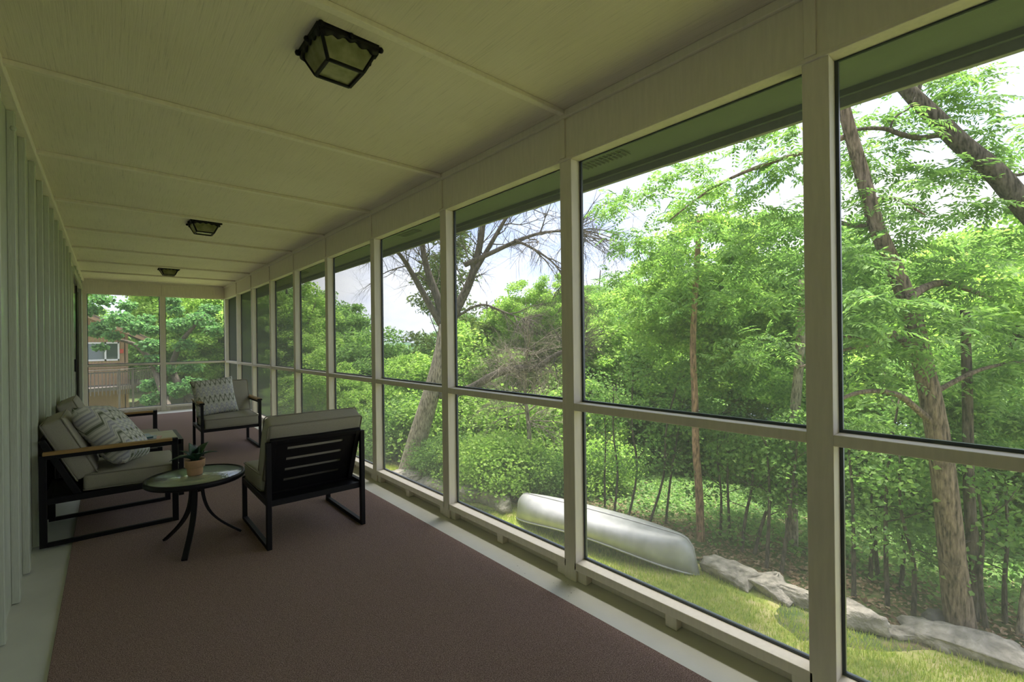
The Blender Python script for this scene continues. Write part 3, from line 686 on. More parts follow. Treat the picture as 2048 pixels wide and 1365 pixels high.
br(T1, b0, [(1700, 270), (1620, 300), (1500, 340), (1420, 380), (1340, 440)], [d+.2, d+.5, d+.9, d+1.2, d+1.5], .04, .012)
blobsA = []
def blob(px, py, dd, rpx, k, sq=.6):
    c = at(px, py, dd); r = rpx/FPX*dd; return (c-b0, (r, r, r*sq), k)
for (px, py, dd, rp, k) in [(1720, 520, 5.6, 60, 1), (1790, 470, 5.9, 70, 1), (1850, 520, 6.2, 80, 1.1), (1940, 560, 6.0, 80, 1.1), (1720, 600, 5.4, 70, 1.2), (1800, 610, 5.6, 70, 1), (1980, 480, 6.8, 80, .8),
        (1740, 400, 6.0, 60, .7), (1840, 420, 6.2, 70, .8), (1700, 330, 6.2, 45, .5), (1720, 660, 5.2, 60, .8), (1900, 640, 5.8, 90, 1.1), (2000, 650, 6.0, 80, 1.0), (1830, 690, 5.5, 60, .7), (1960, 760, 6.0, 80, .9), (2040, 720, 6, 70, .8), (1760, 740, 5.6, 50, .5), (1900, 800, 6.4, 60, .5), (2020, 850, 6.5, 70, .7), (1720, 840, 6, 50, .5),
        (1600, 320, 6.4, 60, .7), (1540, 340, 6.6, 60, .8), (1450, 380, 7, 60, .8), (1560, 420, 6.6, 60, .7), (1370, 420, 7.2, 60, .7), (1480, 480, 7, 70, .8), (1590, 520, 6.4, 60, .8), (1290, 380, 7.6, 40, .5), (1410, 330, 7.4, 40, .5), (1500, 270, 7.2, 50, .7), (1580, 250, 6.8, 50, .6), (1540, 600, 6.8, 60, .6), (1640, 620, 6, 60, .6), (1760, 345, 6.4, 40, .4), (1690, 250, 6.6, 50, .6),
        (1230, 410, 8.2, 45, .8), (1255, 480, 8.2, 50, 1), (1325, 500, 8, 55, 1), (1390, 545, 7.8, 60, 1), (1450, 590, 7.4, 60, 1), (1240, 560, 8.6, 50, .9), (1320, 600, 8.4, 60, 1), (1510, 530, 7, 50, .7), (1420, 460, 7.6, 50, .7), (1340, 350, 7.8, 45, .6), (1560, 690, 7, 55, .7), (1480, 700, 7.6, 60, .8)]:
    blobsA.append(blob(px, py, dd, rp, k))
foliage('crown', sprays_in(blobsA, 46), M['leaf_walnut'], T1)
# second tree, mostly outside the frame, whose limb crosses the top of the view
b1 = np.array([*atz(2330, 1300, ZG)[:2], 0]); b1[2] = gzf(b1[0], b1[1]); d = 6.2
T2 = tree_obj('walnut_tree', b1, 'tree whose thick bare limb slants across the top of the screens')
mm = MB(); P = rel([b1, b1+np.array([.05, .1, 1.8]), at(2290, 720, 5.9), at(2190, 560, 6.0), at(2060, 425, 6.1), at(1990, 345, 6.2), at(1925, 290, 6.3), at(1870, 235, 6.4), at(1815, 180, 6.5), at(1760, 110, 6.6), at(1700, 20, 6.7)], b1)
Q = smooth_path(P, 5); mm.tube(Q, list(np.interp(np.linspace(0, 1, len(Q)), [0, .05, .4, .75, 1], [.22, .17, .13, .10, .05])), 14).build('trunk', M['darkbark'], T2)
br(T2, b1, [(1912, 278), (1880, 270), (1840, 276), (1800, 268), (1770, 258), (1725, 258), (1690, 268)], [6.3, 6.25, 6.2, 6.2, 6.2, 6.2, 6.2], .045, .018, 'darkbark')
br(T2, b1, [(1780, 258), (1790, 235), (1820, 215), (1830, 195)], 6.2, .015, .006, 'darkbark')
br(T2, b1, [(1835, 190), (1850, 150), (1900, 110), (1960, 90)], 6.5, .03, .01, 'darkbark')
br(T2, b1, [(1990, 345), (2040, 350), (2090, 330)], 6.2, .03, .01, 'darkbark')
def blob1(px, py, dd, rpx, k, sq=.6):
    c = at(px, py, dd); r = rpx/FPX*dd; return (c-b1, (r, r, r*sq), k)
bl = [blob1(*q) for q in [(1890, 180, 6.6, 50, .8), (1940, 215, 6.6, 50, .8), (1850, 150, 6.8, 40, .5), (1930, 150, 6.8, 35, .5), (1960, 270, 6.5, 50, .7), (2010, 300, 6.5, 40, .5), (1960, 330, 6.4, 50, .8), (1900, 340, 6.4, 50, .8), (1850, 350, 6.2, 50, .8), (1830, 250, 6.3, 40, .5), (1775, 230, 6.4, 40, .5), (1800, 290, 6.3, 35, .3), (2030, 400, 6.3, 50, .8), (1960, 410, 6.2, 45, .7), (2040, 480, 6.4, 50, .7), (1870, 130, 7, 35, .5), (2080, 250, 6.6, 60, .6), (1720, 300, 6.4, 35, .5)]]
foliage('crown', sprays_in(bl, 38), M['leaf_walnut'], T2)
# leaning half dead tree beyond the sixth post
b2 = atz(818, 945, ZG); d = float((b2-CAM) @ _f)
T3 = tree_obj('bare_tree', b2, 'leaning pale trunk with bare grey branches growing beside the stone edging')
mm = MB(); limb(mm, rel(wp([(816, 948), (832, 890), (850, 830), (868, 770), (884, 705), (892, 650)], d), b2), .30, .20, 14, 5); mm.build('trunk', M['palebark'], T3)
RG3 = np.random.default_rng(5)
def bigbranch(L, dd, r0, r1, tw, tl, droop=0):
    mm = MB(); Q = limb(mm, rel(wp(L, dd), b2), r0, r1, 8, 5); mm.build('branch', M['deadbark'], T3); tt = MB(); n_ = len(Q)
    for i in range(int(tw*2.4)):
        j = int(n_*(.25+.75*(i+RG3.random())/tw)); j = min(j, n_-2); t_ = (Q[j+1]-Q[j]).normalized()
        twigs(tt, Q[j], t_+Vector(RG3.normal(0, .7, 3)), tl*RG3.uniform(.6, 1.3), .020, 2, RG3, .65, 5, droop)
    o = tt.build('twigs', M['deadbark'], T3); o['kind'] = 'stuff'
bigbranch([(892, 660), (876, 600), (858, 550), (846, 500), (843, 440)], [d, d, d, d, d], .14, .06, 10, 1.3)
bigbranch([(882, 650), (848, 590), (820, 540), (795, 505), (768, 500)], [d, d-.2, d-.4, d-.6, d-.8], .11, .03, 9, 1.1)
bigbranch([(895, 660), (915, 615), (935, 575), (950, 530), (963, 470), (968, 400)], [d, d-.1, d-.1, d-.2, d-.3, d-.3], .15, .07, 10, 1.3)
bigbranch([(940, 560), (975, 500), (1010, 440), (1040, 400)], [d-.2, d-.4, d-.6, d-.8], .08, .03, 7, 1.1)
bigbranch([(930, 530), (985, 505), (1040, 480), (1090, 465), (1150, 462)], [d-.2, d-.6, d-1, d-1.4, d-1.8], .08, .02, 9, 1.3, .05)
bigbranch([(1030, 480), (1070, 500), (1110, 530), (1140, 580)], [d-1, d-1.3, d-1.6, d-1.8], .04, .012, 7, .9, .08)
bigbranch([(880, 790), (935, 780), (985, 752), (1030, 738), (1068, 738), (1110, 712), (1140, 700)], [d, d-.5, d-.9, d-1.2, d-1.4, d-1.6, d-1.8], .13, .05, 9, 1.0)
bigbranch([(905, 640), (960, 610), (1010, 625), (1050, 640)], [d, d-.3, d-.5, d-.7], .04, .012, 6, .9, .06)
# a tangle of pale dead twigs below it
b5 = at(1062, 800, 12.0); b5[2] = gzf(b5[0], b5[1]); T5 = tree_obj('bare_tree', b5, 'small pale bare tree full of fine twigs under the bare low limb'); mm = MB()
Q = limb(mm, rel([b5, at(1058, 860, 12), at(1050, 780, 12), at(1055, 700, 12)], b5), .07, .03, 8, 5); mm.build('trunk', M['palebark'], T5); tt = MB()
for j in range(6, len(Q)):
    for _ in range(4): twigs(tt, Q[j], Vector((RG3.normal(0, 1), RG3.normal(0, 1), RG3.uniform(-.2, .9))), 1.25, .018, 2, RG3, .6, 5)
o = tt.build('twigs', M['palebark'], T5); o['kind'] = 'stuff'
# ------------------------------------------------------------------ stock crowns for the woods
def stock_crown(seed, n_clump, per, size, H=4.0, Rr=2.2, mat='leaf_oak', aspect=.36):
    rg = np.random.default_rng(seed); bl = []
    for i in range(n_clump):
        v = unit(rg.normal(size=3)); v[2] = v[2]*.9+.1; rr = rg.uniform(.55, 1)
        c = v*np.array([Rr, Rr, H/2])*rr; s = rg.uniform(.35, .75); bl.append((c, (s, s, s*.55), s*2))
    V, F = leaves_in(bl, per, size, aspect, rg); return np_mesh('crown', V, F, M[mat])
CR = [stock_crown(1, 60, 260, .12), stock_crown(2, 64, 260, .115, 5.0, 2.0, 'leaf_bright'), stock_crown(3, 60, 260, .12, 4.4, 2.4, 'leaf_deep'), stock_crown(4, 60, 260, .11, 4.0, 2.3, 'leaf_walnut', .3)]
CRB = [stock_crown(8, 34, 330, .065, 1.3, .9, 'leaf_bright', .42), stock_crown(9, 34, 330, .06, 1.5, .9, 'leaf_oak', .42)]
def cedar_mesh():
    rg = np.random.default_rng(21); bl = []
    for i in range(80):
        u = rg.random(); z = u*5-1.5; r = 1.25*(1-u)**.8+.1; a = rg.uniform(0, 6.28); rr = r*rg.uniform(.4, 1); s = .35
        bl.append((np.array([rr*math.cos(a), rr*math.sin(a), z]), (s, s, s*.5), .8))
    V, F = leaves_in(bl, 170, .11, .16, rg, .3); return np_mesh('crown', V, F, M['leaf_cedar'])
CED = cedar_mesh()
def trunk_mesh(seed, mat, H=6.0, r=.11, lean=.35, forks=3):
    rg = np.random.default_rng(seed); P = [(0, 0, -.4)]; x = y = 0
    for i in range(1, 7):
        x += rg.normal(0, lean*.4); y += rg.normal(0, lean*.4); P.append((x, y, H*i/6))
    m = MB(); Q = limb(m, P, r, r*.35, 8, 3)
    for i in range(forks):
        j = int(len(Q)*rg.uniform(.35, .8)); a = rg.uniform(0, 6.28); L = rg.uniform(1, 2.2); q = Q[j]
        limb(m, [q, q+Vector((math.cos(a)*L*.5, math.sin(a)*L*.5, L*.5)), q+Vector((math.cos(a)*L*.9, math.sin(a)*L*.9, L*1.1))], r*.45, r*.12, 6, 3)
    return m.mesh('trunk', M[mat])
TR = [trunk_mesh(i, mt) for i, mt in enumerate(('bark', 'darkbark', 'bark', 'palebark', 'darkbark'))]
def wood_tree(x, y, ci, ti, s, h, label, group, crowns=1, name='broadleaf_tree', cz=None, thin=1.0, rg=RNG):
    z = gzf(x, y); t = empty(name, (x, y, z), rg.uniform(0, 6.28), label, 'tree', group)
    o = link('trunk', TR[ti], t); o.scale = (s*thin, s*thin, h/6.0)
    for k in range(crowns):
        o = link('crown', CR[ci] if isinstance(ci, int) else ci, t); o['kind'] = 'stuff'; zz = h*(.82 if k == 0 else rg.uniform(.45, .7)) if cz is None else cz
        o.location = (rg.normal(0, .4+.5*(k > 0)), rg.normal(0, .4+.5*(k > 0)), zz); ss = s*rg.uniform(.85, 1.2)*(1 if k == 0 else .8); o.scale = (ss, ss, ss*rg.uniform(.8, 1.1)); o.rotation_euler = (0, 0, rg.uniform(0, 6.28))
    return t
RGW = np.random.default_rng(33)
def onground(px, py):
    v = _f + _r*(px-1024)/FPX - _u*(py-682.5)/FPX; d = 4.0
    while d < 120:
        p = CAM+v*d
        if p[2] <= gzf(p[0], p[1]): return p, d
        d += .02
    return CAM+v*d, d
GW = 'trees of the dense woods'
LABS = {0: 'mid green broad leaved tree among many in the dense woods below the house', 1: 'pale lime green tree among many in the dense woods below the house', 3: 'green narrow leaved tree among many in the dense woods below the house'}
GWS = {0: 'mid green trees of the dense woods', 1: 'lime green trees of the dense woods', 3: 'narrow leaved trees of the dense woods'}
for ring, (r0, r1, na) in enumerate(((14, 18, 8), (18, 25, 19), (25, 35, 28), (35, 50, 30), (50, 75, 30))):
    for i in range(na):
        az = R(3+97*(i+RGW.random())/na); r = RGW.uniform(r0, r1); x, y = r*math.sin(az), r*math.cos(az)
        if x < 10: x = 10+RGW.random()*3
        if az < R(12) and r < 50: continue
        r = math.hypot(x, y); z = gzf(x, y); a = math.degrees(math.atan2(x, y))
        el = RGW.uniform(3, 8) if a > 47 else (RGW.uniform(-.5, 3) if a > 34 else (RGW.uniform(-4.5, -1.5) if a > 17 else RGW.uniform(1, 5)))
        if a > 62: el += 1
        s_ = (.85+.5*min(1, r/50))*RGW.uniform(.9, 1.2); h = max(3, (CAMH+r*math.tan(R(el))-z-2.0*s_)/.82)
        ci = int(RGW.choice([0, 0, 1, 1, 3])); wood_tree(x, y, ci, int(RGW.integers(0, 5)), s_, h, LABS[ci], GWS[ci], 3 if r < 36 else 2, rg=RGW)
# understory shrubs
def shrub(x, y, s, label, group=None, kind=0, h=1.0):
    t = empty('leafy_shrub', (x, y, gzf(x, y)-.1), RGW.uniform(0, 6.28), label, 'shrub', group)
    o = link('foliage', CRB[kind], t); o['kind'] = 'stuff'; o.location = (0, 0, .62*s*h); o.scale = (s, s, s*h)
    m = MB()
    for k in range(3): a = 2.1*k+1; m.tube([(0, 0, -.1), (.1*math.cos(a)*s, .1*math.sin(a)*s, .3*s), (.35*math.cos(a)*s, .35*math.sin(a)*s, .8*s*h)], [.02, .015, .006], 5)
    m.build('stem', M['darkbark'], t); return t
for i in range(95):
    az = R(RGW.uniform(8, 98)); r = RGW.uniform(12.5, 27); x, y = r*math.sin(az), r*math.cos(az)
    if x < edge(y)+2.2: continue
    if az > R(46) and r < 17+2*RGW.random(): continue
    kk = int(RGW.integers(0, 2)); shrub(x, y, RGW.uniform(1.0, 2.2), ('lime green understory shrub', 'darker green understory shrub')[kk]+' growing among the trunks of the woods', ('lime green understory shrubs', 'darker understory shrubs')[kk], kk, RGW.uniform(.8, 1.2))
for px, py, dd, s_, k, lab in [(1010, 985, 11.3, 1.15, 0, 'bright lime green bush right behind the far end of the canoe'), (955, 960, 12.2, 1.0, 0, 'lime green bush left of the canoe bush, behind the pale stones'), (1085, 1005, 11.2, .85, 1, 'green bush touching the far half of the canoe from behind'),
        (890, 950, 12.8, .9, 1, 'green bush on the right side of the leaning trunk'), (790, 920, 15.5, 1.2, 1, 'green bush on the left side of the leaning trunk'), (840, 900, 16, 1.5, 1, 'tall green bush directly behind the leaning trunk'), (1190, 985, 12, 1.0, 0, 'light green bush behind the middle of the canoe')]:
    p = at(px, py, dd); shrub(p[0], p[1], s_, lab, None, k, 1.0)
# cedars
for px, dd, s_, lab in [(1085, 15.5, 1.0, 'olive green cedar beyond the canoe, right one of the pair'), (985, 17, 1.15, 'olive green cedar beyond the lime bush, left one of the pair'), (905, 21, 1.6, 'tall olive cedar rising behind the bare branches')]:
    p = at(px, 900, dd); t = empty('cedar_tree', (p[0], p[1], gzf(p[0], p[1])), 1.0, lab, 'tree'); o = link('foliage', CED, t); o['kind'] = 'stuff'; o.location = (0, 0, (2.0 if dd > 20 else 1.5)*s_); o.scale = (s_*1.3, s_*1.3, s_*(1.25 if dd > 20 else .72))
    o = link('trunk', TR[1], t); o.scale = (.7, .7, .8*s_)
# single trunks that stand out
def lone(px, py, top, r0, r1, mat, label, name='broadleaf_tree', crowns=(), lean=None, ci=0, cs=.8):
    p, dd = onground(px, py); t = empty(name, tuple(p), 0, label, 'tree'); m = MB()
    pts = [tuple(p-np.array([0, 0, .15]))]+[tuple(at(x, y, dd)) for x, y in top]; limb(m, rel(pts, p), r0, r1, 9, 4); m.build('trunk', M[mat], t)
    for (x, y, q, sc) in crowns:
        o = link('crown', CR[ci], t); o['kind'] = 'stuff'; o.location = tuple(at(x, y, dd+q)-p); o.scale = (sc,)*3; o.rotation_euler = (0, 0, RGW.uniform(0, 6))
    return t
lone(1402, 1085, [(1398, 980), (1392, 900), (1390, 800), (1386, 690), (1392, 560), (1400, 430)], .075, .045, 'redbark', 'straight reddish trunk standing behind the near end of the canoe', 'slender_tree', [(1400, 520, .8, .55), (1340, 620, 1.0, .5), (1450, 640, .6, .5), (1400, 700, 1.2, .45)], ci=1)
lone(1583, 1092, [(1583, 1000), (1584, 930), (1590, 820), (1600, 700), (1605, 560)], .11, .07, 'palebark', 'pale thick trunk in the woods behind the flat grey slab', 'broadleaf_tree', [(1600, 560, 1, .7), (1560, 700, 1.5, .7)], ci=3)
lone(1040, 925, [(1040, 880), (1043, 830), (1046, 770), (1050, 700)], .11, .06, 'palebark', 'mottled pale trunk rising from behind the lime bush', 'broadleaf_tree', [(1055, 640, 1, .55), (1110, 620, 1, .5), (1040, 700, 1.5, .5)], ci=1)
lone(2040, 1272, [(2055, 1180), (2075, 1080), (2100, 900)], .06, .04, 'palebark', 'pale leaning trunk cut by the frame right of the long slab', 'slender_tree')
lone(1945, 1240, [(1945, 1100), (1938, 980), (1935, 800), (1930, 620)], .07, .05, 'darkbark', 'dark straight trunk just right of the big rough barked tree', 'broadleaf_tree', [(1935, 820, 1, .5)], ci=0)
GS = 'thin saplings of the understory'
for px, py, lx, hh in [(1226, 1035, 3, 260), (1252, 1045, 22, 300), (1290, 1062, 70, 320), (1440, 1080, 8, 260), (1462, 1085, -6, 240), (1482, 1108, 20, 220), (1505, 1112, 75, 240), (1532, 1140, 4, 260), (1560, 1152, 40, 300), (1625, 1110, 6, 240), (1708, 1200, -12, 330), (1776, 1218, 14, 420), (1826, 1240, -26, 330), (1800, 1180, 12, 240), (1975, 1262, -22, 300), (2010, 1250, -6, 260), (1740, 1165, 4, 250), (1758, 1158, -4, 260), (1330, 1050, 45, 260), (1210, 1020, -6, 220)]:
    p, dd = onground(px, py); t = empty('sapling', tuple(p), 0, 'thin dark sapling among the understory of the woods', 'tree', GS); m = MB(); k = RGW.normal(0, 6, 4)
    ww = 1.0 if py > 1100 else .8
    Q = limb(m, rel([tuple(p-np.array([0, 0, .1]))]+[tuple(at(px+lx*u+k[i], py-hh*u, dd+.3*u)) for i, u in enumerate((.33, .66, 1))], p), .034*ww, .012, 7, 4); m.build('trunk', M['darkbark'], t)
    tt = MB()
    for j in range(5, len(Q)-1, 2): twigs(tt, Q[j], Vector((RGW.normal(), RGW.normal(), .6)), .7, .010, 1, RGW, .6, 4)
    o = tt.build('twigs', M['darkbark'], t); o['kind'] = 'stuff'
    bl = [(np.array(Q[int(len(Q)*u)-1])+RGW.normal(0, .25, 3), (.5, .5, .28), 1) for u in (.6, .75, .85, .95, 1, 1)]
    foliage('crown', leaves_in(bl, 130, .07, .42, RGW), M['leaf_oak'], t)
# ------------------------------------------------------------------ stones, canoe, litter
def rock(px, py, w, dp, h, rz, seed, label, mat='rock', flat=.5, name='edging_stone'):
    p, dd = onground(px, py); rg = np.random.default_rng(seed); bm = bmesh.new(); bmesh.ops.create_icosphere(bm, subdivisions=4, radius=1)
    A = unit(rg.normal(size=(9, 3))); dcut = rg.uniform(.55, .85, 9); ph = rg.uniform(0, 6, 6)
    for v in bm.verts:
        q = np.array(v.co); q = np.sign(q)*np.abs(q)**.62; q /= max(np.abs(q).max(), 1e-6)**.55
        for a, c in zip(A, dcut):
            e = q @ a - c
            if e > 0: q = q-a*e*.85
        q = q*(1+.06*math.sin(6*q[0]+ph[0])*math.sin(7*q[1]+ph[1])+.03*math.sin(15*q[2]+9*q[0]+ph[2]))
        q = q+.025*np.sin(23*q[[1, 2, 0]]+ph[:3])
        v.co = (q[0]*w/2, q[1]*dp/2, q[2]*h*.6)
    me = bpy.data.meshes.new(name); bm.to_mesh(me); bm.free(); me.materials.append(M[mat])
    for f_ in me.polygons: f_.use_smooth = True
    o = link(name, me, None, (p[0], p[1], gzf(p[0], p[1])+h*.32)); o.rotation_euler = (RGW.normal(0, .05), RGW.normal(0, .05), rz); return tag(o, label, 'rock', 'rocks edging the lawn')
al = R(90)                                   # the edging runs roughly along the porch
for a in [(812, 962, 1.5, .6, .28, al+.1, 1, 'long pale edging stone in front of the leaning trunk'), (868, 978, 1.0, .5, .26, al, 2, 'broken edging stone between the leaning trunk and the window post'), (925, 990, .4, .35, .18, al, 3, 'small reddish edging stone left of the rounded pale ones'),
          (953, 1000, .95, .55, .36, al+.15, 4, 'rounded pale edging stone next to the reddish one'), (984, 1010, .9, .5, .34, al, 5, 'pale edging stone second from the far end of the canoe'), (1008, 1024, .5, .45, .28, al, 6, 'small cracked stone at the far end of the canoe'),
          (1462, 1160, .85, .55, .26, al-.15, 7, 'flat dark grey slab at the near end of the canoe'), (1535, 1183, .75, .6, .30, al+.1, 8, 'pale flat edging stone following the dark grey slab'), (1590, 1202, .7, .5, .26, al, 9, 'pale edging stone half hidden by the nearest post'),
          (1696, 1245, .85, .5, .30, al+.25, 10, 'sloping grey stone just right of the nearest post'), (1775, 1272, .7, .25, .12, al+.2, 11, 'thin low pale stone lying in the grass edge'), (1862, 1292, .36, .3, .20, al, 13, 'brown chunky stone at the start of the long slab'),
          (1955, 1312, 1.35, .5, .30, al+.12, 14, 'long pale flat slab in front of the big rough barked tree')]:
    rock(*a)
rock(1866, 1268, .34, .32, .30, .3, 21, 'dark round rock left of the big tree trunk', 'rockdark', name='boulder'); rock(1899, 1266, .30, .3, .26, 1, 22, 'smaller dark rock touching the big tree trunk', 'rockdark', name='boulder')
def litter(n_):
    y = RNG.uniform(-1, 14, n_); x = edge(y)+RNG.gamma(2.0, .55, n_)-.05; z = gz(x, y)+RNG.uniform(.01, .05, n_)
    C = np.stack([x, y, z], -1); D = unit(RNG.normal(size=(n_, 3))*np.array([1, 1, .25])); N = unit(RNG.normal(size=(n_, 3))*.45+np.array([0, 0, 1])); L = RNG.uniform(.05, .10, n_)
    V, F = rhomb(C, D, N, L, L*.3); o = link('leaf_litter', np_mesh('leaf_litter', V, F, M['deadleaf'])); tag(o, 'dry brown leaf litter and debris behind the edging stones', 'leaves', kind='stuff')
litter(9000)
def weeds(n_):
    az = R(1)*RNG.uniform(20, 100, n_); r = RNG.uniform(8.5, 17, n_); x, y = r*np.sin(az), r*np.cos(az); k = x > edge(y)+1.0+RNG.random(n_)*1.5; x, y = x[k], y[k]; n_ = len(x)
    C = np.stack([x, y, gz(x, y)+RNG.uniform(0, .12, n_)], -1); D = unit(RNG.normal(size=(n_, 3))*np.array([1, 1, .4])+np.array([0, 0, .35])); L = RNG.uniform(.05, .13, n_)
    V, F = rhomb(C, D, unit(RNG.normal(size=(n_, 3))*.5+np.array([0, 0, 1])), L, L*.35); tag(link('undergrowth', np_mesh('undergrowth', V, F, M['leaf_oak'])), 'low green weeds covering the woodland floor', 'weeds', kind='stuff')
weeds(42000)
def canoe():
    A = atz(1034, 1028, ZG+.1); B = atz(1398, 1142, ZG+.1); c = (A+B)/2; v = B-A; L = float(np.hypot(v[0], v[1])); c[2] = ZG
    t = empty('canoe', tuple(c), math.atan2(v[1], v[0]), 'upturned aluminium canoe lying along the edge of the lawn', 'canoe')
    NS, NC = 41, 17; H = MB(); V = []; F = []; gun = {-1: [], 1: []}; keel = []
    for i in range(NS):
        s = -1+2*i/(NS-1); e = abs(s); hb = .44*(1-e**3.6)**.85+.006; zk = .60-.03*e*e; zg = .27-.24*e**2.2
        cap = max(0, (e-.83)/.17); xx = s*L/2
        for j in range(NC):
            a = math.pi*j/(NC-1); q = -math.cos(a); yv = hb*np.sign(q)*abs(q)**.75; w = math.sin(a)**.62
            zz = zg+(zk-zg)*w*(.05+.95*math.sqrt(max(0, 1-cap**2.4))) if cap > 0 else zg+(zk-zg)*w
            V.append((xx-np.sign(s)*.10*cap*cap*w*0, yv, zz))
        gun[-1].append((xx, -hb, zg)); gun[1].append((xx, hb, zg)); keel.append((xx, 0, zg+(zk-zg)*(.05+.95*math.sqrt(max(0, 1-cap**2.4)))+.006))
    for i in range(NS-1):
        for j in range(NC-1): F.append((i*NC+j, (i+1)*NC+j, (i+1)*NC+j+1, i*NC+j+1))
    h = H.add(V, F, True).build('hull', M['alu'], t); so_ = h.modifiers.new('thick', 'SOLIDIFY'); so_.thickness = .006
    for s in (-1, 1): MB().tube(gun[s], .016, 8).build('gunwale', M['alu'], t)
    MB().tube(keel, .012, 6).build('keel', M['alu'], t)
    for x in (-.9, .0, .9): MB().bar((x*L/4, -.40, .25), (x*L/4, .40, .25), .09, .025).build('thwart', M['alu'], t)
    for x in (-L*.40, L*.40): MB().box((x-.05, -.10, -.02), (x+.05, .10, .10)).build('support_block', M['rock'], t, .01)
canoe()
# ------------------------------------------------------------------ the neighbouring house beyond the end screens
hs = empty('neighbour_house', (0, 38, -4.0), 0, 'orange sided house with a wooden deck seen through the end screens', 'house')
m = MB(); x = -12.0
while x < .84:
    m.box((x, 0, 0), (min(x+.145, .86), .12, 7.6 if x < -3 else max(3.4, 7.0-.54*(x+.9)))); m.box((x+.145, .02, 0), (x+.16, .10, 3.5)); x += .16
m.box((.74, 0, 0), (.86, 9, 6.0)); w_ = m.build('siding', M['cedarwall'], hs); w_['kind'] = 'stuff'
def hb(n_, a, b, mt, bv=0): return box(n_, a, b, M[mt], hs, bv)
hb('corner_board', (.80, -.04, 0), (.92, .06, 6.2), 'cedarfascia')
MB().bar((-5.0, -1.5, 9.36), (2.15, -1.5, 5.5), .08, .30, (0, 0, 1)).build('rake_board', M['cedarfascia'], hs)
MB().add([(-5.2, -1.55, 9.6), (2.4, -1.55, 5.5), (2.4, 9, 5.5), (-5.2, 9, 9.6), (-5.2, -1.55, 9.5), (2.4, -1.55, 5.4), (2.4, 9, 5.4), (-5.2, 9, 9.5)], [(0, 1, 2, 3), (7, 6, 5, 4), (0, 4, 5, 1), (1, 5, 6, 2)]).build('roof', M['shingle'], hs)
wf = empty('window', parent=hs)
box('window_frame', (-2.6, -.05, 4.40), (.50, .02, 4.50), M['whiteframe'], wf, 0); box('window_frame', (-2.6, -.05, 5.46), (.50, .02, 5.55), M['whiteframe'], wf, 0)
for xx in (-2.6, -1.1, -.20, .42): box('window_frame', (xx, -.05, 4.4), (xx+.09, .02, 5.55), M['whiteframe'], wf, 0)
box('glass_pane', (-2.6, -.02, 4.45), (.5, -.012, 5.5), M['houseglass'], wf, 0)
hb('hanging_sign', (.52, -.10, 4.85), (.70, -.06, 5.12), 'red')
hb('belly_band', (-12, -.05, 3.95), (.9, 0, 4.25), 'cedarfascia')
dk = empty('wooden_deck', (0, 38, -4.0), 0, 'weathered grey deck with baluster railing wrapped around the orange house', 'deck')
pl = [Vector(p) for p in ((-6, -3.4, 0), (-2.2, -3.0, 0), (.45, -2.3, 0), (1.1, -1.4, 0), (2.5, 1.0, 0), (3.0, 5, 0))]
m = MB(); n_ = len(pl); V = [(p.x, p.y, 2.92) for p in pl]+[(.86, 5, 2.92), (.86, 0, 2.92), (-6, 0, 2.92)]; k = len(V); V += [(a, b, 2.72) for a, b, c in V]
m.add(V, [tuple(range(k)), tuple(range(2*k-1, k-1, -1))]+[(i, k+i, k+(i+1) % k, (i+1) % k) for i in range(k)]).build('deck_floor', M['oldwood'], dk)
bal = MB()
for i in range(n_-1):
    a, b = pl[i], pl[i+1]; L = (b-a).length
    up = Vector((0, 0, 1)); MB().bar(a+up*3.92, b+up*3.92, .14, .045).build('top_rail', M['oldwood'], dk); MB().bar(a+up*3.78, b+up*3.78, .04, .09).build('rail_board', M['oldwood'], dk)
    for j in range(int(L/.17)):
        q = a.lerp(b, (j+.5)/int(L/.17)); bal.box((q.x-.022, q.y-.045, 2.50-.08*random.random()), (q.x+.022, q.y-.005, 3.80))
    MB().box((a.x-.05, a.y-.03, -.5), (a.x+.05, a.y+.07, 3.9)).build('deck_post', M['oldwood'], dk)
o = bal.build('balusters', M['oldwood'], dk); o['kind'] = 'stuff'
MB().bar((.9, .5, 1.2), (2.6, .9, 2.75), .12, .12).build('brace', M['oldwood'], dk); MB().bar((2.3, 1, 0), (1.7, 1, 2.7), .12, .12).build('brace', M['oldwood'], dk)
hb('lower_wall_board', (-12, -.03, 2.5), (.86, 0, 2.7), 'cedarfascia')  # plain board in fascia colour across the lower wall
# maples around the end of the porch
def maple(base, label, spec, trunk, ci=2, mt='darkbark'):
    b = np.array([base[0], base[1], gzf(*base)]); t = empty('maple_tree', tuple(b), 0, label, 'tree'); m = MB()
    limb(m, rel([tuple(b-np.array([0, 0, .2]))]+[tuple(at(x, y, q)) for x, y, q in trunk], b), .20, .06, 10, 5); m.build('trunk', M[mt], t)
    for (x, y, q, rp, k) in spec:
        pass
    bl = [(at(x, y, q)-b, (rp/FPX*q, rp/FPX*q, rp/FPX*q*.6), k) for x, y, q, rp, k in spec]
    foliage('crown', leaves_in(bl, 330, .17, .45, RGW), M['leaf_deep' if ci == 2 else 'leaf_oak'], t); return b, t
maple((2.3, 24.0), 'maple with drooping leafy boughs in front of the orange house', [(205, 600, 23, 22, .8), (240, 640, 22, 26, 1.4), (205, 655, 23, 22, 1), (270, 655, 22, 22, 1.2), (300, 690, 22, 20, 1.2), (225, 672, 22, 14, .6), (290, 640, 24, 18, .6), (185, 620, 23, 18, .7), (200, 695, 23, 14, .4), (310, 720, 22, 14, .8), (255, 612, 24, 18, .6), (190, 668, 23, 12, .5), (305, 660, 23, 14, .7)], [(318, 760, 23.5), (300, 720, 23.2), (270, 690, 22.8), (235, 680, 22.5)])
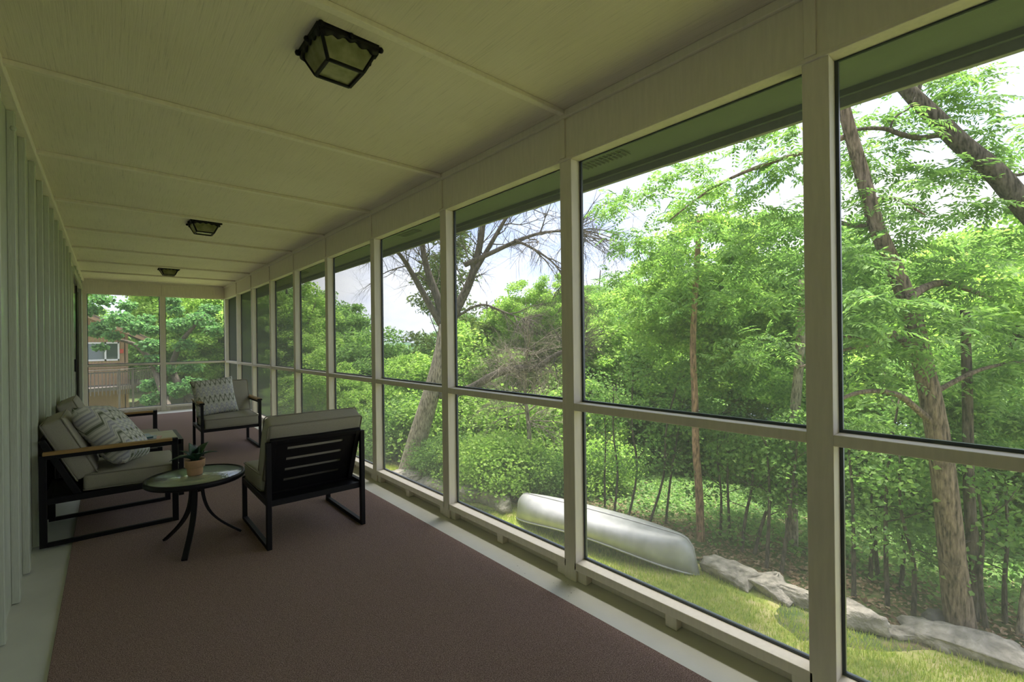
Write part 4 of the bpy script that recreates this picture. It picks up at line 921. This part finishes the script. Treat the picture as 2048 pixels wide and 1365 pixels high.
maple((4.3, 24.5), 'bushy maple right of the deck seen beside the end post', [(305, 770, 24, 22, 1.4), (350, 780, 23, 26, 1.6), (390, 770, 23, 26, 1.5), (330, 740, 24, 18, 1), (380, 735, 24, 22, 1.2), (355, 650, 24, 24, 1.2), (400, 640, 24, 26, 1.2), (350, 620, 25, 18, .8), (430, 660, 24, 22, 1), (370, 690, 24, 20, .9), (420, 620, 25, 22, 1), (300, 800, 23, 18, 1), (345, 600, 25, 15, .6)], [(352, 760, 24.2), (355, 700, 24.2), (375, 668, 24), (410, 630, 24)])
for i, (x, y, ci, s_, h, lab) in enumerate([(7.5, 27, 1, 1.2, 6.5, 'lime green tree standing right of the end post of the porch'), (9, 33, 0, 1.5, 9, 'green tree behind the lime one at the end of the porch'), (4.5, 44, 1, 1.8, 9.5, 'tall lime tree rising behind the deck of the orange house'), (-4, 56, 1, 2.0, 11, 'tall lime tree above the roof of the orange house'), (10, 48, 1, 2.0, 9, 'broad lime tree far beyond the end screens'), (7, 62, 0, 2.4, 12, 'distant green tree between the broad lime tree and the house'), (14, 40, 0, 1.8, 8, 'green tree at the right edge of the end screens'), (6.4, 19.5, 1, .7, 2.2, 'low light green sapling clump beyond the armchair')]):
    wood_tree(x, y, ci, i % 5, s_, h, lab, None, 3, rg=RGW)
for x, y, ci in ((5.5, 52, 0), (3.5, 66, 1), (11, 60, 0), (8, 72, 1), (14, 52, 1), (-1, 70, 0), (18, 64, 0)): wood_tree(x, y, ci, 1, 2.0, 6.5, 'green tree in the distant row far behind the deck', 'distant trees behind the deck', 3, rg=RGW)
for x, y, s_, lab in [(1.2, 31.5, 1.0, 'leafy bush at the foot of the orange house below the deck'), (2.8, 30, 1.2, 'leafy bush right of the lower wall of the orange house'), (4.6, 20.5, 1.1, 'round bush close outside the right half of the end screens'), (5.8, 23, 1.2, 'round bush farther out behind the right half of the end screens')]:
    shrub(x, y, s_, lab, None, 1)
bt = empty('bare_tree', (3.2, 46, gzf(3.2, 46)), 0, 'pale bare dead tree rising behind the deck between leafy trees', 'tree'); m = MB(); Q = limb(m, [(0, 0, -.3), (.2, 0, 4), (0, .2, 8), (.4, 0, 12)], .22, .07, 8, 4); m.build('trunk', M['palebark'], bt)
tt = MB()
for j in range(6, len(Q)): 
    for _ in range(2): twigs(tt, Q[j], Vector((RG3.normal(), RG3.normal(), .9)), 3.0, .07, 2, RG3, .5, 5)
o = tt.build('twigs', M['palebark'], bt); o['kind'] = 'stuff'

# small things: a hook on the board wall, leaf bits blown in under the sill
MB().lathe([(0, -.012), (.010, -.009), (.013, 0), (.010, .009), (0, .012)], 14, (XL+.036, 3.30, 2.36)).build('hook', M['siding'], wl)
C = np.stack([RNG.uniform(1.70, 1.84, 16), RNG.uniform(1.55, 2.0, 16), np.full(16, .003)], -1); D = unit(RNG.normal(size=(16, 3))*np.array([1, 1, .05])); L_ = RNG.uniform(.003, .009, 16)
o = link('leaf_bits', np_mesh('leaf_bits', *rhomb(C, D, np.tile(np.array([[0, 0, 1.]]), (16, 1)), L_, L_*.3, .1), M['darkbark'])); tag(o, 'tiny dry leaf bits on the floor by a post foot', 'leaves', kind='stuff')
